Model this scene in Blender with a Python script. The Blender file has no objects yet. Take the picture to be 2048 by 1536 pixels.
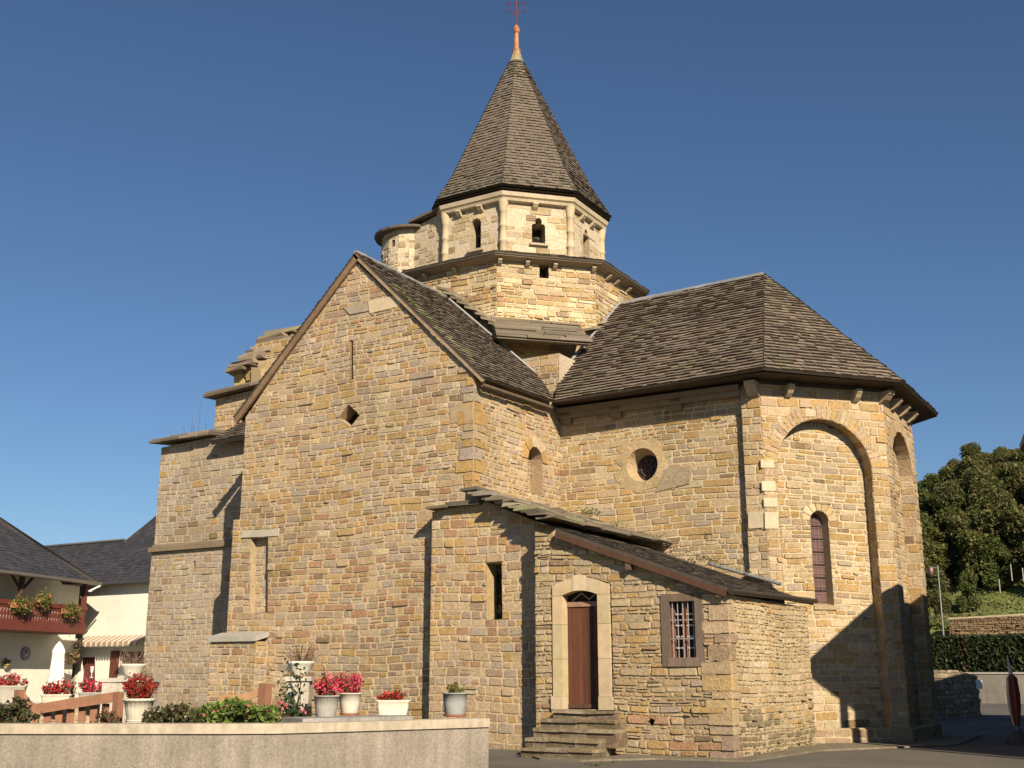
import bpy, bmesh, math, random
from mathutils import Vector as V, noise

# ------------------------------------------------------------------ camera, sky, sun, exposure
S = bpy.context.scene
COL = S.collection
F, PITCH, YAW, CAM = 2284.4, 14.303, 31.187, V((14.588, -22.348, 1.65))   # F in pixels of a 2048 wide frame
cd = bpy.data.cameras.new('camera'); cam = bpy.data.objects.new('camera', cd); COL.objects.link(cam)
cd.sensor_width = 36; cd.lens = F / 2048 * 36; cd.clip_end = 3000; cd.clip_start = .1
cam.location = CAM; cam.rotation_euler = (math.radians(90 + PITCH), 0, math.radians(YAW)); S.camera = cam
SUN_AZ, SUN_EL = 128.0, 30.0                     # azimuth from +Y towards +X
w = bpy.data.worlds.new('World'); S.world = w; w.use_nodes = True
nt = w.node_tree; sky = nt.nodes.new('ShaderNodeTexSky'); sky.sky_type = 'NISHITA'; sky.sun_disc = False
sky.sun_elevation = math.radians(SUN_EL); sky.sun_rotation = math.radians(SUN_AZ)
sky.air_density = 1.0; sky.dust_density = .15; sky.ozone_density = 6.0; sky.altitude = 200
bg = nt.nodes['Background']; bg.inputs[1].default_value = .0515
nt.links.new(sky.outputs[0], bg.inputs[0])
sl = bpy.data.lights.new('sun', 'SUN'); sl.energy = 4.75; sl.angle = math.radians(.5); sl.color = (1, .88, .69)
so = bpy.data.objects.new('sun', sl); COL.objects.link(so)
a, e = math.radians(SUN_AZ), math.radians(SUN_EL)
SD = V((math.sin(a) * math.cos(e), math.cos(a) * math.cos(e), math.sin(e)))   # towards the sun
so.rotation_euler = SD.to_track_quat('Z', 'Y').to_euler()
S.view_settings.view_transform = 'Standard'; S.view_settings.look = 'None'
S.view_settings.exposure = 0.70; S.view_settings.gamma = 1; S.cycles.diffuse_bounces = 1

# ------------------------------------------------------------------ measuring: a photo point on a known plane -> metres
_p, _y = math.radians(PITCH), math.radians(YAW)
FW = V((-math.sin(_y) * math.cos(_p), math.cos(_y) * math.cos(_p), math.sin(_p)))
RT = V((math.cos(_y), math.sin(_y), 0)); UP = RT.cross(FW)
def ray(x, y): return FW + RT * ((x - 1024) / F) - UP * ((y - 768) / F)
def on(x, y, P, N):
    d = ray(x, y); return CAM + d * ((V(P) - CAM).dot(N) / d.dot(N))
def onX(x, y, v): return on(x, y, (v, 0, 0), V((1, 0, 0)))
def onY(x, y, v): return on(x, y, (0, v, 0), V((0, 1, 0)))
def onZ(x, y, v): return on(x, y, (0, 0, v), V((0, 0, 1)))
def at(x, y, dep): return CAM + ray(x, y) * dep

# ------------------------------------------------------------------ materials (base colour from the mesh, procedural wear and relief on top)
def mat(name, rough=.9, scale=9, amt=.35, big=.8, bigamt=.25, bump=.3, bscale=30, bdist=.01, metal=0, spec=.3, trans=0, stretch=None, stain=None, streak=0):
    m = bpy.data.materials.new(name); m.use_nodes = True; t = m.node_tree; n = t.nodes; L = t.links
    b = n['Principled BSDF']; b.inputs['Roughness'].default_value = rough; b.inputs['Metallic'].default_value = metal
    b.inputs['Specular IOR Level'].default_value = spec
    at_ = n.new('ShaderNodeAttribute'); at_.attribute_name = 'Col'
    tc = n.new('ShaderNodeTexCoord'); co = tc.outputs['Object']
    if stretch:
        mp = n.new('ShaderNodeMapping'); mp.inputs['Scale'].default_value = stretch; L.new(co, mp.inputs[0]); co = mp.outputs[0]
    def nz(sc, det=5):
        q = n.new('ShaderNodeTexNoise'); q.inputs['Scale'].default_value = sc; q.inputs['Detail'].default_value = det
        q.inputs['Roughness'].default_value = .65; L.new(co, q.inputs['Vector']); return q.outputs[0]
    def rng(sock, amt):
        r = n.new('ShaderNodeMapRange'); r.inputs[1].default_value = .25; r.inputs[2].default_value = .75
        r.inputs[3].default_value = 1 - amt; r.inputs[4].default_value = 1 + amt; L.new(sock, r.inputs[0]); return r.outputs[0]
    mu = n.new('ShaderNodeMath'); mu.operation = 'MULTIPLY'; L.new(rng(nz(scale), amt), mu.inputs[0]); L.new(rng(nz(big, 3), bigamt), mu.inputs[1])
    if streak:
        m2 = n.new('ShaderNodeMapping'); m2.inputs['Scale'].default_value = (4, 4, .35); L.new(tc.outputs['Object'], m2.inputs[0]); q2 = n.new('ShaderNodeTexNoise'); q2.inputs['Scale'].default_value = 1.6; q2.inputs['Detail'].default_value = 6; L.new(m2.outputs[0], q2.inputs['Vector'])
        mm = n.new('ShaderNodeMath'); mm.operation = 'MULTIPLY'; L.new(mu.outputs[0], mm.inputs[0]); L.new(rng(q2.outputs[0], streak), mm.inputs[1]); mu = mm
    vm = n.new('ShaderNodeVectorMath'); vm.operation = 'SCALE'; L.new(at_.outputs['Color'], vm.inputs[0]); L.new(mu.outputs[0], vm.inputs['Scale'])
    base = vm.outputs[0]
    if stain:
        mx = n.new('ShaderNodeMix'); mx.data_type = 'RGBA'; mr = n.new('ShaderNodeMapRange'); mr.inputs[1].default_value = .5; mr.inputs[2].default_value = .72; mr.inputs[4].default_value = stain[3]
        L.new(nz(5.5, 6), mr.inputs[0]); L.new(mr.outputs[0], mx.inputs[0]); L.new(base, mx.inputs[6]); mx.inputs[7].default_value = (*stain[:3], 1); base = mx.outputs[2]
    L.new(base, b.inputs['Base Color'])
    if bump:
        bp = n.new('ShaderNodeBump'); bp.inputs['Strength'].default_value = bump; bp.inputs['Distance'].default_value = bdist
        L.new(nz(bscale, 6), bp.inputs['Height']); L.new(bp.outputs[0], b.inputs['Normal'])
    if trans:
        tr = n.new('ShaderNodeBsdfTranslucent'); L.new(vm.outputs[0], tr.inputs[0]); ms = n.new('ShaderNodeMixShader'); ms.inputs[0].default_value = trans
        L.new(b.outputs[0], ms.inputs[1]); L.new(tr.outputs[0], ms.inputs[2]); L.new(ms.outputs[0], n['Material Output'].inputs[0])
    return m
M = {}
M['stone'] = mat('stone', .92, 16, .34, .7, .16, .8, 24, .03, spec=.2, stain=(.46, .35, .22, .55))
M['ashlar'] = mat('ashlar', .9, 7, .14, .9, .12, .25, 50, .006, spec=.2)
M['shingle'] = mat('shingle', .85, 22, .24, .5, .13, .5, 40, .01, spec=.25)
M['slate'] = mat('slate', .55, 6, .25, .5, .15, .2, 40, .005, spec=.4)
M['wood'] = mat('wood', .75, 10, .35, 1.2, .2, .4, 30, .008, stretch=(9, 9, .7), spec=.3)
M['timber'] = mat('timber', .8, 8, .3, 1.2, .2, .3, 30, .008)
M['render'] = mat('render', .9, 3, .07, .5, .08, .15, 80, .004, spec=.2, streak=.025)
M['concrete'] = mat('concrete', .92, 26, .3, 1.1, .22, .9, 60, .02, spec=.2, streak=.2)
M['coping'] = mat('coping', .9, 9, .2, 1.0, .14, .4, 60, .008, spec=.2, streak=.16)
M['asphalt'] = mat('asphalt', .9, 18, .25, .35, .3, .6, 120, .012, spec=.25)
M['earth'] = mat('earth', 1, 5, .4, .6, .3, .6, 20, .03, spec=.1)
M['metal'] = mat('metal', .5, 10, .2, 1, .1, .1, 60, .003, metal=.6)
M['copper'] = mat('copper', .7, 6, .35, 1.4, .3, .2, 30, .005, metal=.1)
M['paint'] = mat('paint', .55, 12, .15, 1.5, .12, .15, 60, .003)
M['glass'] = mat('glass', .3, 4, .3, .8, .2, .3, 9, .01, spec=.16)
M['leaf'] = mat('leaf', .6, 3, .25, .3, .2, 0, trans=.3)
M['petal'] = mat('petal', .6, 6, .2, .6, .1, 0, trans=.3)
M['cloth'] = mat('cloth', .9, 4, .1, 1, .08, .15, 60, .004)
M['dark'] = mat('dark', 1, 4, .1, 1, .1, 0, spec=0)

# ------------------------------------------------------------------ mesh building
class MB:
    def __init__(s): s.v = []; s.f = []; s.c = []; s.m = []; s.sm = []
    def face(s, pts, col=(.5, .5, .5), mi=0):
        i = len(s.v); s.v += [tuple(p) for p in pts]; s.f.append(tuple(range(i, i + len(pts)))); s.c.append(col); s.m.append(mi); s.sm.append(False)
    def grid(s, rows, col, closed=True, mi=0, smooth=True, cap=(False, False)):
        i = len(s.v); n = len(rows[0])
        for r in rows: s.v += [tuple(p) for p in r]
        for k in range(len(rows) - 1):
            for j in range(n if closed else n - 1):
                j2 = (j + 1) % n
                s.f.append((i + k * n + j, i + k * n + j2, i + (k + 1) * n + j2, i + (k + 1) * n + j)); s.c.append(col(k) if callable(col) else col); s.m.append(mi); s.sm.append(smooth)
        for which, k in ((0, 0), (1, len(rows) - 1)):
            if cap[which]: s.face(rows[k] if which else rows[k][::-1], col(k) if callable(col) else col, mi)
    def box(s, lo, hi, col, fr=None, mi=0, jit=0, rng=random):
        P = [V((x, y, z)) for z in (lo[2], hi[2]) for y in (lo[1], hi[1]) for x in (lo[0], hi[0])]
        if jit: P = [p + V((rng.uniform(-jit, jit), rng.uniform(-jit, jit), rng.uniform(-jit, jit))) for p in P]
        if fr: P = [fr.p(*p) for p in P]
        for q in ((0, 2, 3, 1), (4, 5, 7, 6), (0, 1, 5, 4), (2, 6, 7, 3), (0, 4, 6, 2), (1, 3, 7, 5)): s.face([P[k] for k in q], col, mi)
    def tube(s, pts, r, col, n=8, mi=0, cap=True):
        rows = []; pts = [V(p) for p in pts]
        for i, p in enumerate(pts):
            d = (pts[min(i + 1, len(pts) - 1)] - pts[max(i - 1, 0)]).normalized()
            a = d.orthogonal().normalized() if abs(d.z) > .9 else d.cross(V((0, 0, 1))).normalized(); b = d.cross(a)
            rr = r[i] if isinstance(r, (list, tuple)) else r
            rows.append([p + (a * math.cos(2 * math.pi * k / n) + b * math.sin(2 * math.pi * k / n)) * rr for k in range(n)])
        s.grid(rows, col, True, mi, True, (cap, cap))
    def lathe(s, prof, c, col, n=24, mi=0, a0=0, smooth=True, flute=0, nf=0, cap=(True, True), sx=1, sy=1, rot=0):
        rows = []
        for r, z in prof:
            row = []
            for k in range(n):
                t = a0 + 2 * math.pi * k / n; rr = r * (1 + (flute * math.cos(nf * t) if nf else 0))
                x, y = rr * math.cos(t) * sx, rr * math.sin(t) * sy
                row.append(V((c[0] + x * math.cos(rot) - y * math.sin(rot), c[1] + x * math.sin(rot) + y * math.cos(rot), c[2] + z)))
            rows.append(row)
        s.grid(rows, col, True, mi, smooth, cap)
    def build(s, name, mats, parent=None):
        me = bpy.data.meshes.new(name); me.from_pydata(s.v, [], s.f)
        for m in (mats if isinstance(mats, (list, tuple)) else [mats]): me.materials.append(M[m])
        me.polygons.foreach_set('material_index', s.m); me.polygons.foreach_set('use_smooth', s.sm)
        at_ = me.color_attributes.new('Col', 'FLOAT_COLOR', 'CORNER')
        buf = []
        for p, c in zip(me.polygons, s.c): buf += [c[0], c[1], c[2], 1.0] * p.loop_total
        at_.data.foreach_set('color', buf)
        o = bpy.data.objects.new(name, me); COL.objects.link(o)
        if parent: o.parent = parent; o.matrix_parent_inverse = parent.matrix_world.inverted() if False else o.matrix_parent_inverse
        return o
def tag(o, label=None, cat=None, group=None, kind=None):
    for k, v in (('label', label), ('category', cat), ('group', group), ('kind', kind)):
        if v: o[k] = v
    return o
def empty(name, label, cat, group=None, loc=(0, 0, 0)):
    o = bpy.data.objects.new(name, None); COL.objects.link(o); o.location = loc; return tag(o, label, cat, group)

class Frame:
    """a plane: u to the right, v up, d outwards"""
    def __init__(s, O, U, Vv): s.O = V(O); s.U = V(U).normalized(); s.N = s.U.cross(V(Vv)).normalized(); s.V = s.N.cross(s.U).normalized()
    def p(s, u, v, d=0): return s.O + s.U * u + s.V * v + s.N * d
    def q(s, P): r = V(P) - s.O; return (r.dot(s.U), r.dot(s.V))
    def px(s, x, y): return s.q(on(x, y, s.O, s.N))
def wallframe(P0, P1): return Frame((P0[0], P0[1], 0), V((P1[0] - P0[0], P1[1] - P0[1], 0)), (0, 0, 1))
def ccw(p):
    A = sum(p[i][0] * p[(i + 1) % len(p)][1] - p[(i + 1) % len(p)][0] * p[i][1] for i in range(len(p)))
    return list(p) if A > 0 else list(p)[::-1]
def area(p): return .5 * abs(sum(p[i][0] * p[(i + 1) % len(p)][1] - p[(i + 1) % len(p)][0] * p[i][1] for i in range(len(p))))
def half(poly, a, b):
    out = []; n = len(poly)
    f = lambda p: (b[0] - a[0]) * (p[1] - a[1]) - (b[1] - a[1]) * (p[0] - a[0])
    for i in range(n):
        p, q = poly[i], poly[(i + 1) % n]; fp, fq = f(p), f(q)
        if fp >= 0: out.append(p)
        if (fp > 0 and fq < 0) or (fp < 0 and fq > 0):
            t = fp / (fp - fq); out.append((p[0] + (q[0] - p[0]) * t, p[1] + (q[1] - p[1]) * t))
    return out
def clip(poly, cl):
    for i in range(len(cl)):
        poly = half(poly, cl[i], cl[(i + 1) % len(cl)])
        if len(poly) < 3: return []
    return poly
def minus(polys, hole):
    xs = [p[0] for p in hole]; ys = [p[1] for p in hole]; x0, x1, y0, y1 = min(xs), max(xs), min(ys), max(ys); res = []
    for poly in polys:
        if max(p[0] for p in poly) <= x0 or min(p[0] for p in poly) >= x1 or max(p[1] for p in poly) <= y0 or min(p[1] for p in poly) >= y1: res.append(poly); continue
        rest = poly
        for i in range(len(hole)):
            a, b = hole[i], hole[(i + 1) % len(hole)]
            o = half(rest, b, a)
            if len(o) > 2 and area(o) > 1e-5: res.append(o)
            rest = half(rest, a, b)
            if len(rest) < 3: break
    return res
def arch(cu, v0, v1, r, n=14):
    """convex opening: straight jambs from v0 to v1, half round top of radius r"""
    return [(cu - r, v0), (cu + r, v0)] + [(cu + r * math.cos(math.pi * k / n), v1 + r * math.sin(math.pi * k / n)) for k in range(n + 1)]
def circle(cu, cv, r, n=24, sq=1): return [(cu + r * math.cos(2 * math.pi * k / n), cv + r * sq * math.sin(2 * math.pi * k / n)) for k in range(n)]

# stone colours (linear base colours)
TAN, OCH, GRY, PUR, RED, PAL, DRK = (.39, .28, .165), (.385, .24, .09), (.33, .265, .2), (.29, .197, .135), (.32, .17, .09), (.5, .395, .26), (.18, .115, .065)
def vary(c, rng, a=.13):
    k = 1 + rng.uniform(-a, a); return (c[0] * k * (1 + rng.uniform(-.04, .04)), c[1] * k, c[2] * k * (1 + rng.uniform(-.1, .1)))
def pick(rng, table):
    t = rng.random() * sum(x for x, _ in table)
    for x, c in table:
        t -= x
        if t <= 0: break
    return vary(c, rng, .045 if table is SHN else .11)
def rounded(p, rng, k):
    out = []; n = len(p)
    for i in range(n):
        a, b, c = p[i - 1], p[i], p[(i + 1) % n]
        la, lc = math.hypot(a[0] - b[0], a[1] - b[1]), math.hypot(c[0] - b[0], c[1] - b[1])
        t, s = min(.4, rng.uniform(.25, 1) * k / (la or 1)), min(.4, rng.uniform(.25, 1) * k / (lc or 1))
        out += [(b[0] + (a[0] - b[0]) * t, b[1] + (a[1] - b[1]) * t), (b[0] + (c[0] - b[0]) * s, b[1] + (c[1] - b[1]) * s)]
    return out
def stoneblock(mb, fr, p, col, d0, rel, rng, ch=.012):
    n = len(p); cx = sum(q[0] for q in p) / n; cy = sum(q[1] for q in p) / n
    inn = []
    for q in p:
        L = math.hypot(q[0] - cx, q[1] - cy) or 1; k = max(.55, 1 - ch / L * 1.3); inn.append((cx + (q[0] - cx) * k, cy + (q[1] - cy) * k))
    tx, ty = rng.uniform(-.03, .03), rng.uniform(-.05, .05)
    h = [max(.003, rel + (q[0] - cx) * tx + (q[1] - cy) * ty) for q in inn]
    A = [fr.p(q[0], q[1], d0) for q in p]; B = [fr.p(q[0], q[1], d0 + z) for q, z in zip(inn, h)]
    mb.face(B, col); cs = (col[0] * .93, col[1] * .93, col[2] * .93)
    for i in range(n):
        j = (i + 1) % n; mb.face([A[i], A[j], B[j], B[i]], cs)
MORT = (.47, .355, .222)
def masonry(mb, fr, polys, holes=(), h=(.11, .2), asp=(1.0, 3.0), joint=.03, rel=.017, colf=None, mort=MORT, seed=1, d0=0, jit=.011, back=True, wave=.022, rnd=.03):
    rng = random.Random(seed); polys = [ccw(p) for p in polys]; holes = [ccw(x) for x in holes]
    if back:
        for p in polys:
            ps = [p]
            for hl in holes: ps = minus(ps, hl)
            for q in ps: mb.face([fr.p(u, v, d0) for u, v in q], mort)
    v = min(q[1] for p in polys for q in p); top = max(q[1] for p in polys for q in p)
    u0 = min(q[0] for p in polys for q in p); u1 = max(q[0] for p in polys for q in p)
    ph = [rng.uniform(0, 6) for _ in range(3)]
    wv = lambda u, v: wave * (math.sin(u * .9 + ph[0] + v * .3) + .6 * math.sin(u * 2.3 + ph[1] + v * .8))
    while v < top:
        rh = rng.uniform(*h); u = u0 - rng.uniform(0, .3)
        while u < u1:
            L = rh * rng.uniform(*asp)
            if rng.random() < .08: L *= 1.5
            parts = [(v, v + rh)] if not (rng.random() < .1 and rh > 1.3 * h[0]) else [(v, v + rh * .52), (v + rh * .52, v + rh)]
            for a, b in parts:
                g = joint / 2
                R = [(u + g, a + g), (u + L - g, a + g), (u + L - g, b - g), (u + g, b - g)]
                R = [(x + rng.uniform(-jit, jit), y + rng.uniform(-jit, jit) + wv(x, y)) for x, y in R]
                col = (colf or (lambda r, x, y: pick(r, [(4, TAN), (3, OCH), (2, GRY), (1, PUR)])))(rng, u + L / 2, (a + b) / 2)
                if col is None: continue
                rl = rel * rng.uniform(.55, 1.35) * (2.1 if rng.random() < .05 else 1); q_ = rng.random()
                if q_ < .10: rl *= .3; col = tuple(x * .4 + y * .6 for x, y in zip(col, mort))
                col = tuple(x * .78 + y * .22 for x, y in zip(col, (.385, .28, .165)))
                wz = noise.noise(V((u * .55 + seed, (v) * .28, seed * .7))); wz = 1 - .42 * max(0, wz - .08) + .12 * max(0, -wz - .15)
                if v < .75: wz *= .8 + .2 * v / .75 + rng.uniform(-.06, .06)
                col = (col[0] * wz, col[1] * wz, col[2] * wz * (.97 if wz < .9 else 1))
                R = rounded(R, rng, rnd)
                for p in polys:
                    c = clip(R, p)
                    if len(c) < 3: continue
                    cs = [c]
                    for hl in holes: cs = minus(cs, hl)
                    for q in cs:
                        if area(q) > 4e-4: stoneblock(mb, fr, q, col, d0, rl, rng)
            u += L
        v += rh
def reveal(mb, fr, outer, depth, col, inner=None, d0=.012, back=None, mi=0):
    outer = ccw(outer); inner = ccw(inner) if inner else outer; n = len(outer)
    for i in range(n):
        j = (i + 1) % n; c = col(i) if callable(col) else col
        mb.face([fr.p(*outer[i], d0), fr.p(*outer[j], d0), fr.p(*inner[j], -depth), fr.p(*inner[i], -depth)], c, mi)
    if back: mb.face([fr.p(*q, -depth) for q in inner], back, mi)
def voussoirs(mb, fr, cu, cv, r0, r1, a0, a1, n, rel, cols, seed=1, joint=.012, d0=0):
    rng = random.Random(seed)
    for k in range(n):
        t0, t1 = a0 + (a1 - a0) * k / n + joint / r0 / 2, a0 + (a1 - a0) * (k + 1) / n - joint / r0 / 2
        rr = r1 + rng.uniform(-.04, .04)
        p = [(cu + r0 * math.cos(t0), cv + r0 * math.sin(t0)), (cu + rr * math.cos(t0), cv + rr * math.sin(t0)), (cu + rr * math.cos(t1), cv + rr * math.sin(t1)), (cu + r0 * math.cos(t1), cv + r0 * math.sin(t1))]
        stoneblock(mb, fr, ccw(p), pick(rng, cols), d0, rel, rng, .008)
def block(mb, fr, u0, u1, v0, v1, d0, d1, col):
    mb.box((u0, v0, d0), (u1, v1, d1), col, fr)
SHN = [(5, (.152, .12, .091)), (3, (.145, .114, .086)), (2, (.16, .127, .097)), (1, (.135, .105, .079))]
def shn(r, u, v): return vary(pick(r, SHN), r, .01)
def shingles(mb, fr, polys, rowh=.17, w=(.1, .22), th=.022, colf=None, seed=1, jit=.012, sag=.012, base=.0, under=.1, edgecol=(.07, .055, .04), deck=True, gap=.006):
    rng = random.Random(seed); polys = [ccw(p) for p in polys]
    v = min(q[1] for p in polys for q in p); top = max(q[1] for p in polys for q in p)
    u0 = min(q[0] for p in polys for q in p); u1 = max(q[0] for p in polys for q in p)
    if deck:
        for p in polys:
            T = [fr.p(a, b, base - .004) for a, b in p]; B = [fr.p(a, b, base - under) for a, b in p]; n = len(p)
            mb.face(T, edgecol); mb.face(B[::-1], edgecol)
            for i in range(n): mb.face([B[i], B[(i + 1) % n], T[(i + 1) % n], T[i]], edgecol)
    ph = rng.uniform(0, 6)
    row = 0
    while v < top:
        u = u0 - rng.uniform(0, w[1]); row += 1
        while u < u1:
            L = rng.uniform(*w); dv = sag * math.sin(u * .7 + ph + row * .15) + rng.uniform(-jit, jit) - (rng.uniform(.015, .05) if rng.random() < .025 else 0)
            R = [(u + gap / 2, v + dv), (u + L - gap / 2, v + dv + rng.uniform(-jit, jit) * .4), (u + L - gap / 2, v + rowh + .02), (u + gap / 2, v + rowh + .02)]
            col = (colf or (lambda r, x, y: pick(r, SHN)))(rng, u, v); tt = th * rng.uniform(.75, 1.5); tilt = rng.uniform(-.006, .006)
            for p in polys:
                c = clip(R, p)
                if len(c) < 3 or area(c) < 2e-4: continue
                H = [max(.002, tt * (1 - (q[1] - v) / (rowh + .02) * .9)) + tilt * (q[0] - u) / L for q in c]
                T = [fr.p(q[0], q[1], base + z) for q, z in zip(c, H)]; B = [fr.p(q[0], q[1], base - .005) for q in c]
                mb.face(T, col); n = len(c); dk = (col[0] * .3, col[1] * .27, col[2] * .25)  # butts and sides near black: weathered end grain, plus row shadow lines painted in
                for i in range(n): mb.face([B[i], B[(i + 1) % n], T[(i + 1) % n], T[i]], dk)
            u += L
        v += rowh
def prism(mb, fr, poly, d0, d1, col, mi=0):
    poly = ccw(poly); n = len(poly); A = [fr.p(a, b, d0) for a, b in poly]; B = [fr.p(a, b, d1) for a, b in poly]
    mb.face(B, col, mi); mb.face(A[::-1], col, mi)
    for i in range(n): mb.face([A[i], A[(i + 1) % n], B[(i + 1) % n], B[i]], col, mi)
LAUZ = [(4, (.19, .155, .11)), (3, (.15, .12, .085)), (2, (.24, .2, .145)), (1, (.11, .09, .065))]
def lauzes(mb, fr, polys, seed=1, rowh=.22, w=(.25, .7), th=.05, colf=None, under=.06, jit=.05):
    shingles(mb, fr, polys, rowh, w, th, colf or (lambda r, x, y: pick(r, LAUZ)), seed, jit, .02, 0, under, (.12, .095, .07), gap=.015)
def leafquad(mb, c, size, col, rng, mi=0, n=None, asp=1.6):
    d = V((rng.gauss(0, 1), rng.gauss(0, 1), rng.gauss(0, 1))).normalized() if n is None else n
    a = d.orthogonal().normalized(); b = d.cross(a); t = rng.uniform(0, 6.28); u = a * math.cos(t) + b * math.sin(t); v = d.cross(u)
    u *= size * asp / 2; v *= size / 2
    mb.face([c - u, c - v * .9 - u * .1, c + u, c + v * .9 - u * .1], col, mi)

GZ = .1                                           # street level
# ================================================================== the church
church = empty('church', 'old brown stone church with a shingled octagonal spire and a polygonal apse', 'church')
sacristy = empty('sacristy', 'low rubble stone annex with a brown door, under a single slope roof against the church', 'annex')

XM, YR, XL = -3.73, 8.21, -7.44
# ---------- transept gable (plane Y = 0)
fg = wallframe((0, 0), (1, 0))
gTL, gTR, gAP = fg.px(492, 834), fg.px(951, 750), fg.px(708, 519)
st = fg.px(467, 1040)
def gable_col(r, u, v):
    red = math.exp(-((v - 3.6) / 1.1) ** 2 - ((u + 3.2) / 2.8) ** 2)
    oc = math.exp(-((v - 6.9) / 1.0) ** 2)
    low = math.exp(-((v - 1.6) / 1.2) ** 2)
    return pick(r, [(3.2, TAN), (1.6 + 2.2 * oc + low, OCH), (2.6 + low, GRY), (1.0 + 1.5 * red, PUR), (.35 + 6 * red, RED), (.7, PAL), (.25, DRK)])
mb = MB()
diamond = [fg.px(*p) for p in ((678, 837), (697, 809), (720, 830), (700, 855))]
slit = [fg.px(*p) for p in ((701.5, 681), (706.5, 681), (706.5, 758), (701.5, 760))]
niche = [fg.px(*p) for p in ((500, 1228), (536, 1224), (537, 1074), (502, 1077))]
wall_poly = [(gTL[0], 0), (0.0, 0), (0.0, gTR[1]), gAP, gTL]
ext_poly = [(st[0], 0), (gTL[0], 0), (gTL[0], st[1]), (st[0], st[1])]
masonry(mb, fg, [wall_poly, ext_poly], [diamond, slit, niche], (.105, .195), (1., 3.2), .03, .015, gable_col, seed=3)
reveal(mb, fg, diamond, .42, TAN, back=(.02, .016, .012))
reveal(mb, fg, slit, .4, DRK, back=(.01, .008, .006))
cR = random.Random(5)
reveal(mb, fg, niche, .2, lambda i: vary((.36, .28, .18), cR))
nfr = Frame(fg.p(0, 0, -.2), fg.U, fg.V)
masonry(mb, nfr, [niche], (), (.12, .2), (1, 2.2), .03, .012, lambda r, u, v: pick(r, [(3, GRY), (2, TAN), (1, PAL)]), seed=8)
# west return of the widened foot and of the wall
fwst = wallframe((st[0], 3.2), (st[0], 0))
masonry(mb, fwst, [[(0, 0), (3.2, 0), (3.2, st[1]), (0, st[1])]], (), seed=9, colf=gable_col)
fws2 = wallframe((gTL[0], 4.5), (gTL[0], 0))
masonry(mb, fws2, [[(0, st[1]), (4.5, st[1]), (4.5, gTL[1]), (0, gTL[1])]], (), seed=10, colf=gable_col)
mb.face([(st[0], 0, st[1]), (gTL[0], 0, st[1]), (gTL[0], 3.2, st[1]), (st[0], 3.2, st[1])], TAN)
gable = mb.build('gable_wall', 'stone', church)
# lintel over the niche, large pale blocks
mb = MB()
p = [fg.px(*q) for q in ((484, 1076), (558, 1072), (560, 1057), (488, 1062))]; stoneblock(mb, fg, ccw(p), (.42, .37, .29), .012, .03, random.Random(1))
mb.build('lintel', 'ashlar', church)
for q, c, nm in ((((737, 603), (800, 590), (802, 612), (740, 628)), PAL, 1), (((900, 815), (948, 808), (948, 840), (901, 847)), TAN, 2), (((688, 616), (745, 604), (740, 622), (700, 630)), GRY, 3)):
    mb = MB(); stoneblock(mb, fg, ccw([fg.px(*x) for x in q]), c, .014, .018, random.Random(nm)); mb.build('large_stone', 'ashlar', church)
# foot buttress with sloped slab
bl, br = fg.px(446, 1272)[0], fg.px(537, 1266)[0]; bz = fg.px(490, 1284)[1]
mb = MB(); fb = Frame((0, -.42, 0), (1, 0, 0), (0, 0, 1))
masonry(mb, fb, [[(bl, 0), (br, 0), (br, bz), (bl, bz)]], (), seed=11, colf=gable_col)
fb2 = wallframe((br, -.42), (br, 0)); masonry(mb, fb2, [[(0, 0), (.42, 0), (.42, bz), (0, bz)]], (), seed=12, colf=gable_col)
fb3 = wallframe((bl, .6), (bl, -.42)); masonry(mb, fb3, [[(0, 0), (1.02, 0), (1.02, bz), (0, bz)]], (), seed=13, colf=gable_col)
bt = mb.build('buttress', 'stone', church)
mb = MB(); P = [V((bl - .05, -.5, bz)), V((br + .03, -.5, bz)), V((br + .03, 0, bz + .12)), V((bl - .05, 0, bz + .12))]
T = [q + V((0, 0, .13)) for q in P]
for q in ([P[3], P[2], P[1], P[0]], T, [P[0], P[1], T[1], T[0]], [P[1], P[2], T[2], T[1]], [P[3], P[0], T[0], T[3]], [P[2], P[3], T[3], T[2]]): mb.face(q, (.36, .33, .28))
mb.build('slab', 'ashlar', bt)

# ---------- transept east wall (plane X = 0) with a walled up window
fe = wallframe((0, 0), (0, 1))
mb = MB(); ZT = 8.66
def east_col(r, u, v):
    k = math.exp(-((u - 3) / 1.0) ** 2)
    return pick(r, [(4, TAN), (2, OCH), (1.2, GRY), (1 + k, PUR), (.3 + 1.6 * k, RED), (1, PAL)])
wl, wr = fe.px(1055, 940)[0], fe.px(1084, 940)[0]; wt = fe.px(1066, 893)[1]; wb = fe.px(1068, 985)[1]; wc = (wl + wr) / 2; wrad = (wr - wl) / 2
win = arch(wc, wb, wt - wrad, wrad, 10)
masonry(mb, fe, [[(0, 0), (4.26, 0), (4.26, ZT + .2), (0, ZT)]], [win], (.1, .18), (1., 3.), .03, .016, east_col, seed=21)
reveal(mb, fe, win, .35, (.36, .25, .15))
masonry(mb, Frame(fe.p(0, 0, -.35), fe.U, fe.V), [win], (), (.1, .16), (1, 2.5), seed=22, colf=lambda r, u, v: pick(r, [(2, RED), (2, PUR), (1, TAN)]))
voussoirs(mb, fe, wc, wt - wrad, wrad + .01, wrad + .3, 0, math.pi, 5, .03, [(1, PAL), (1, OCH)], 3)
tw = mb.build('transept_wall', 'stone', church)
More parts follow.
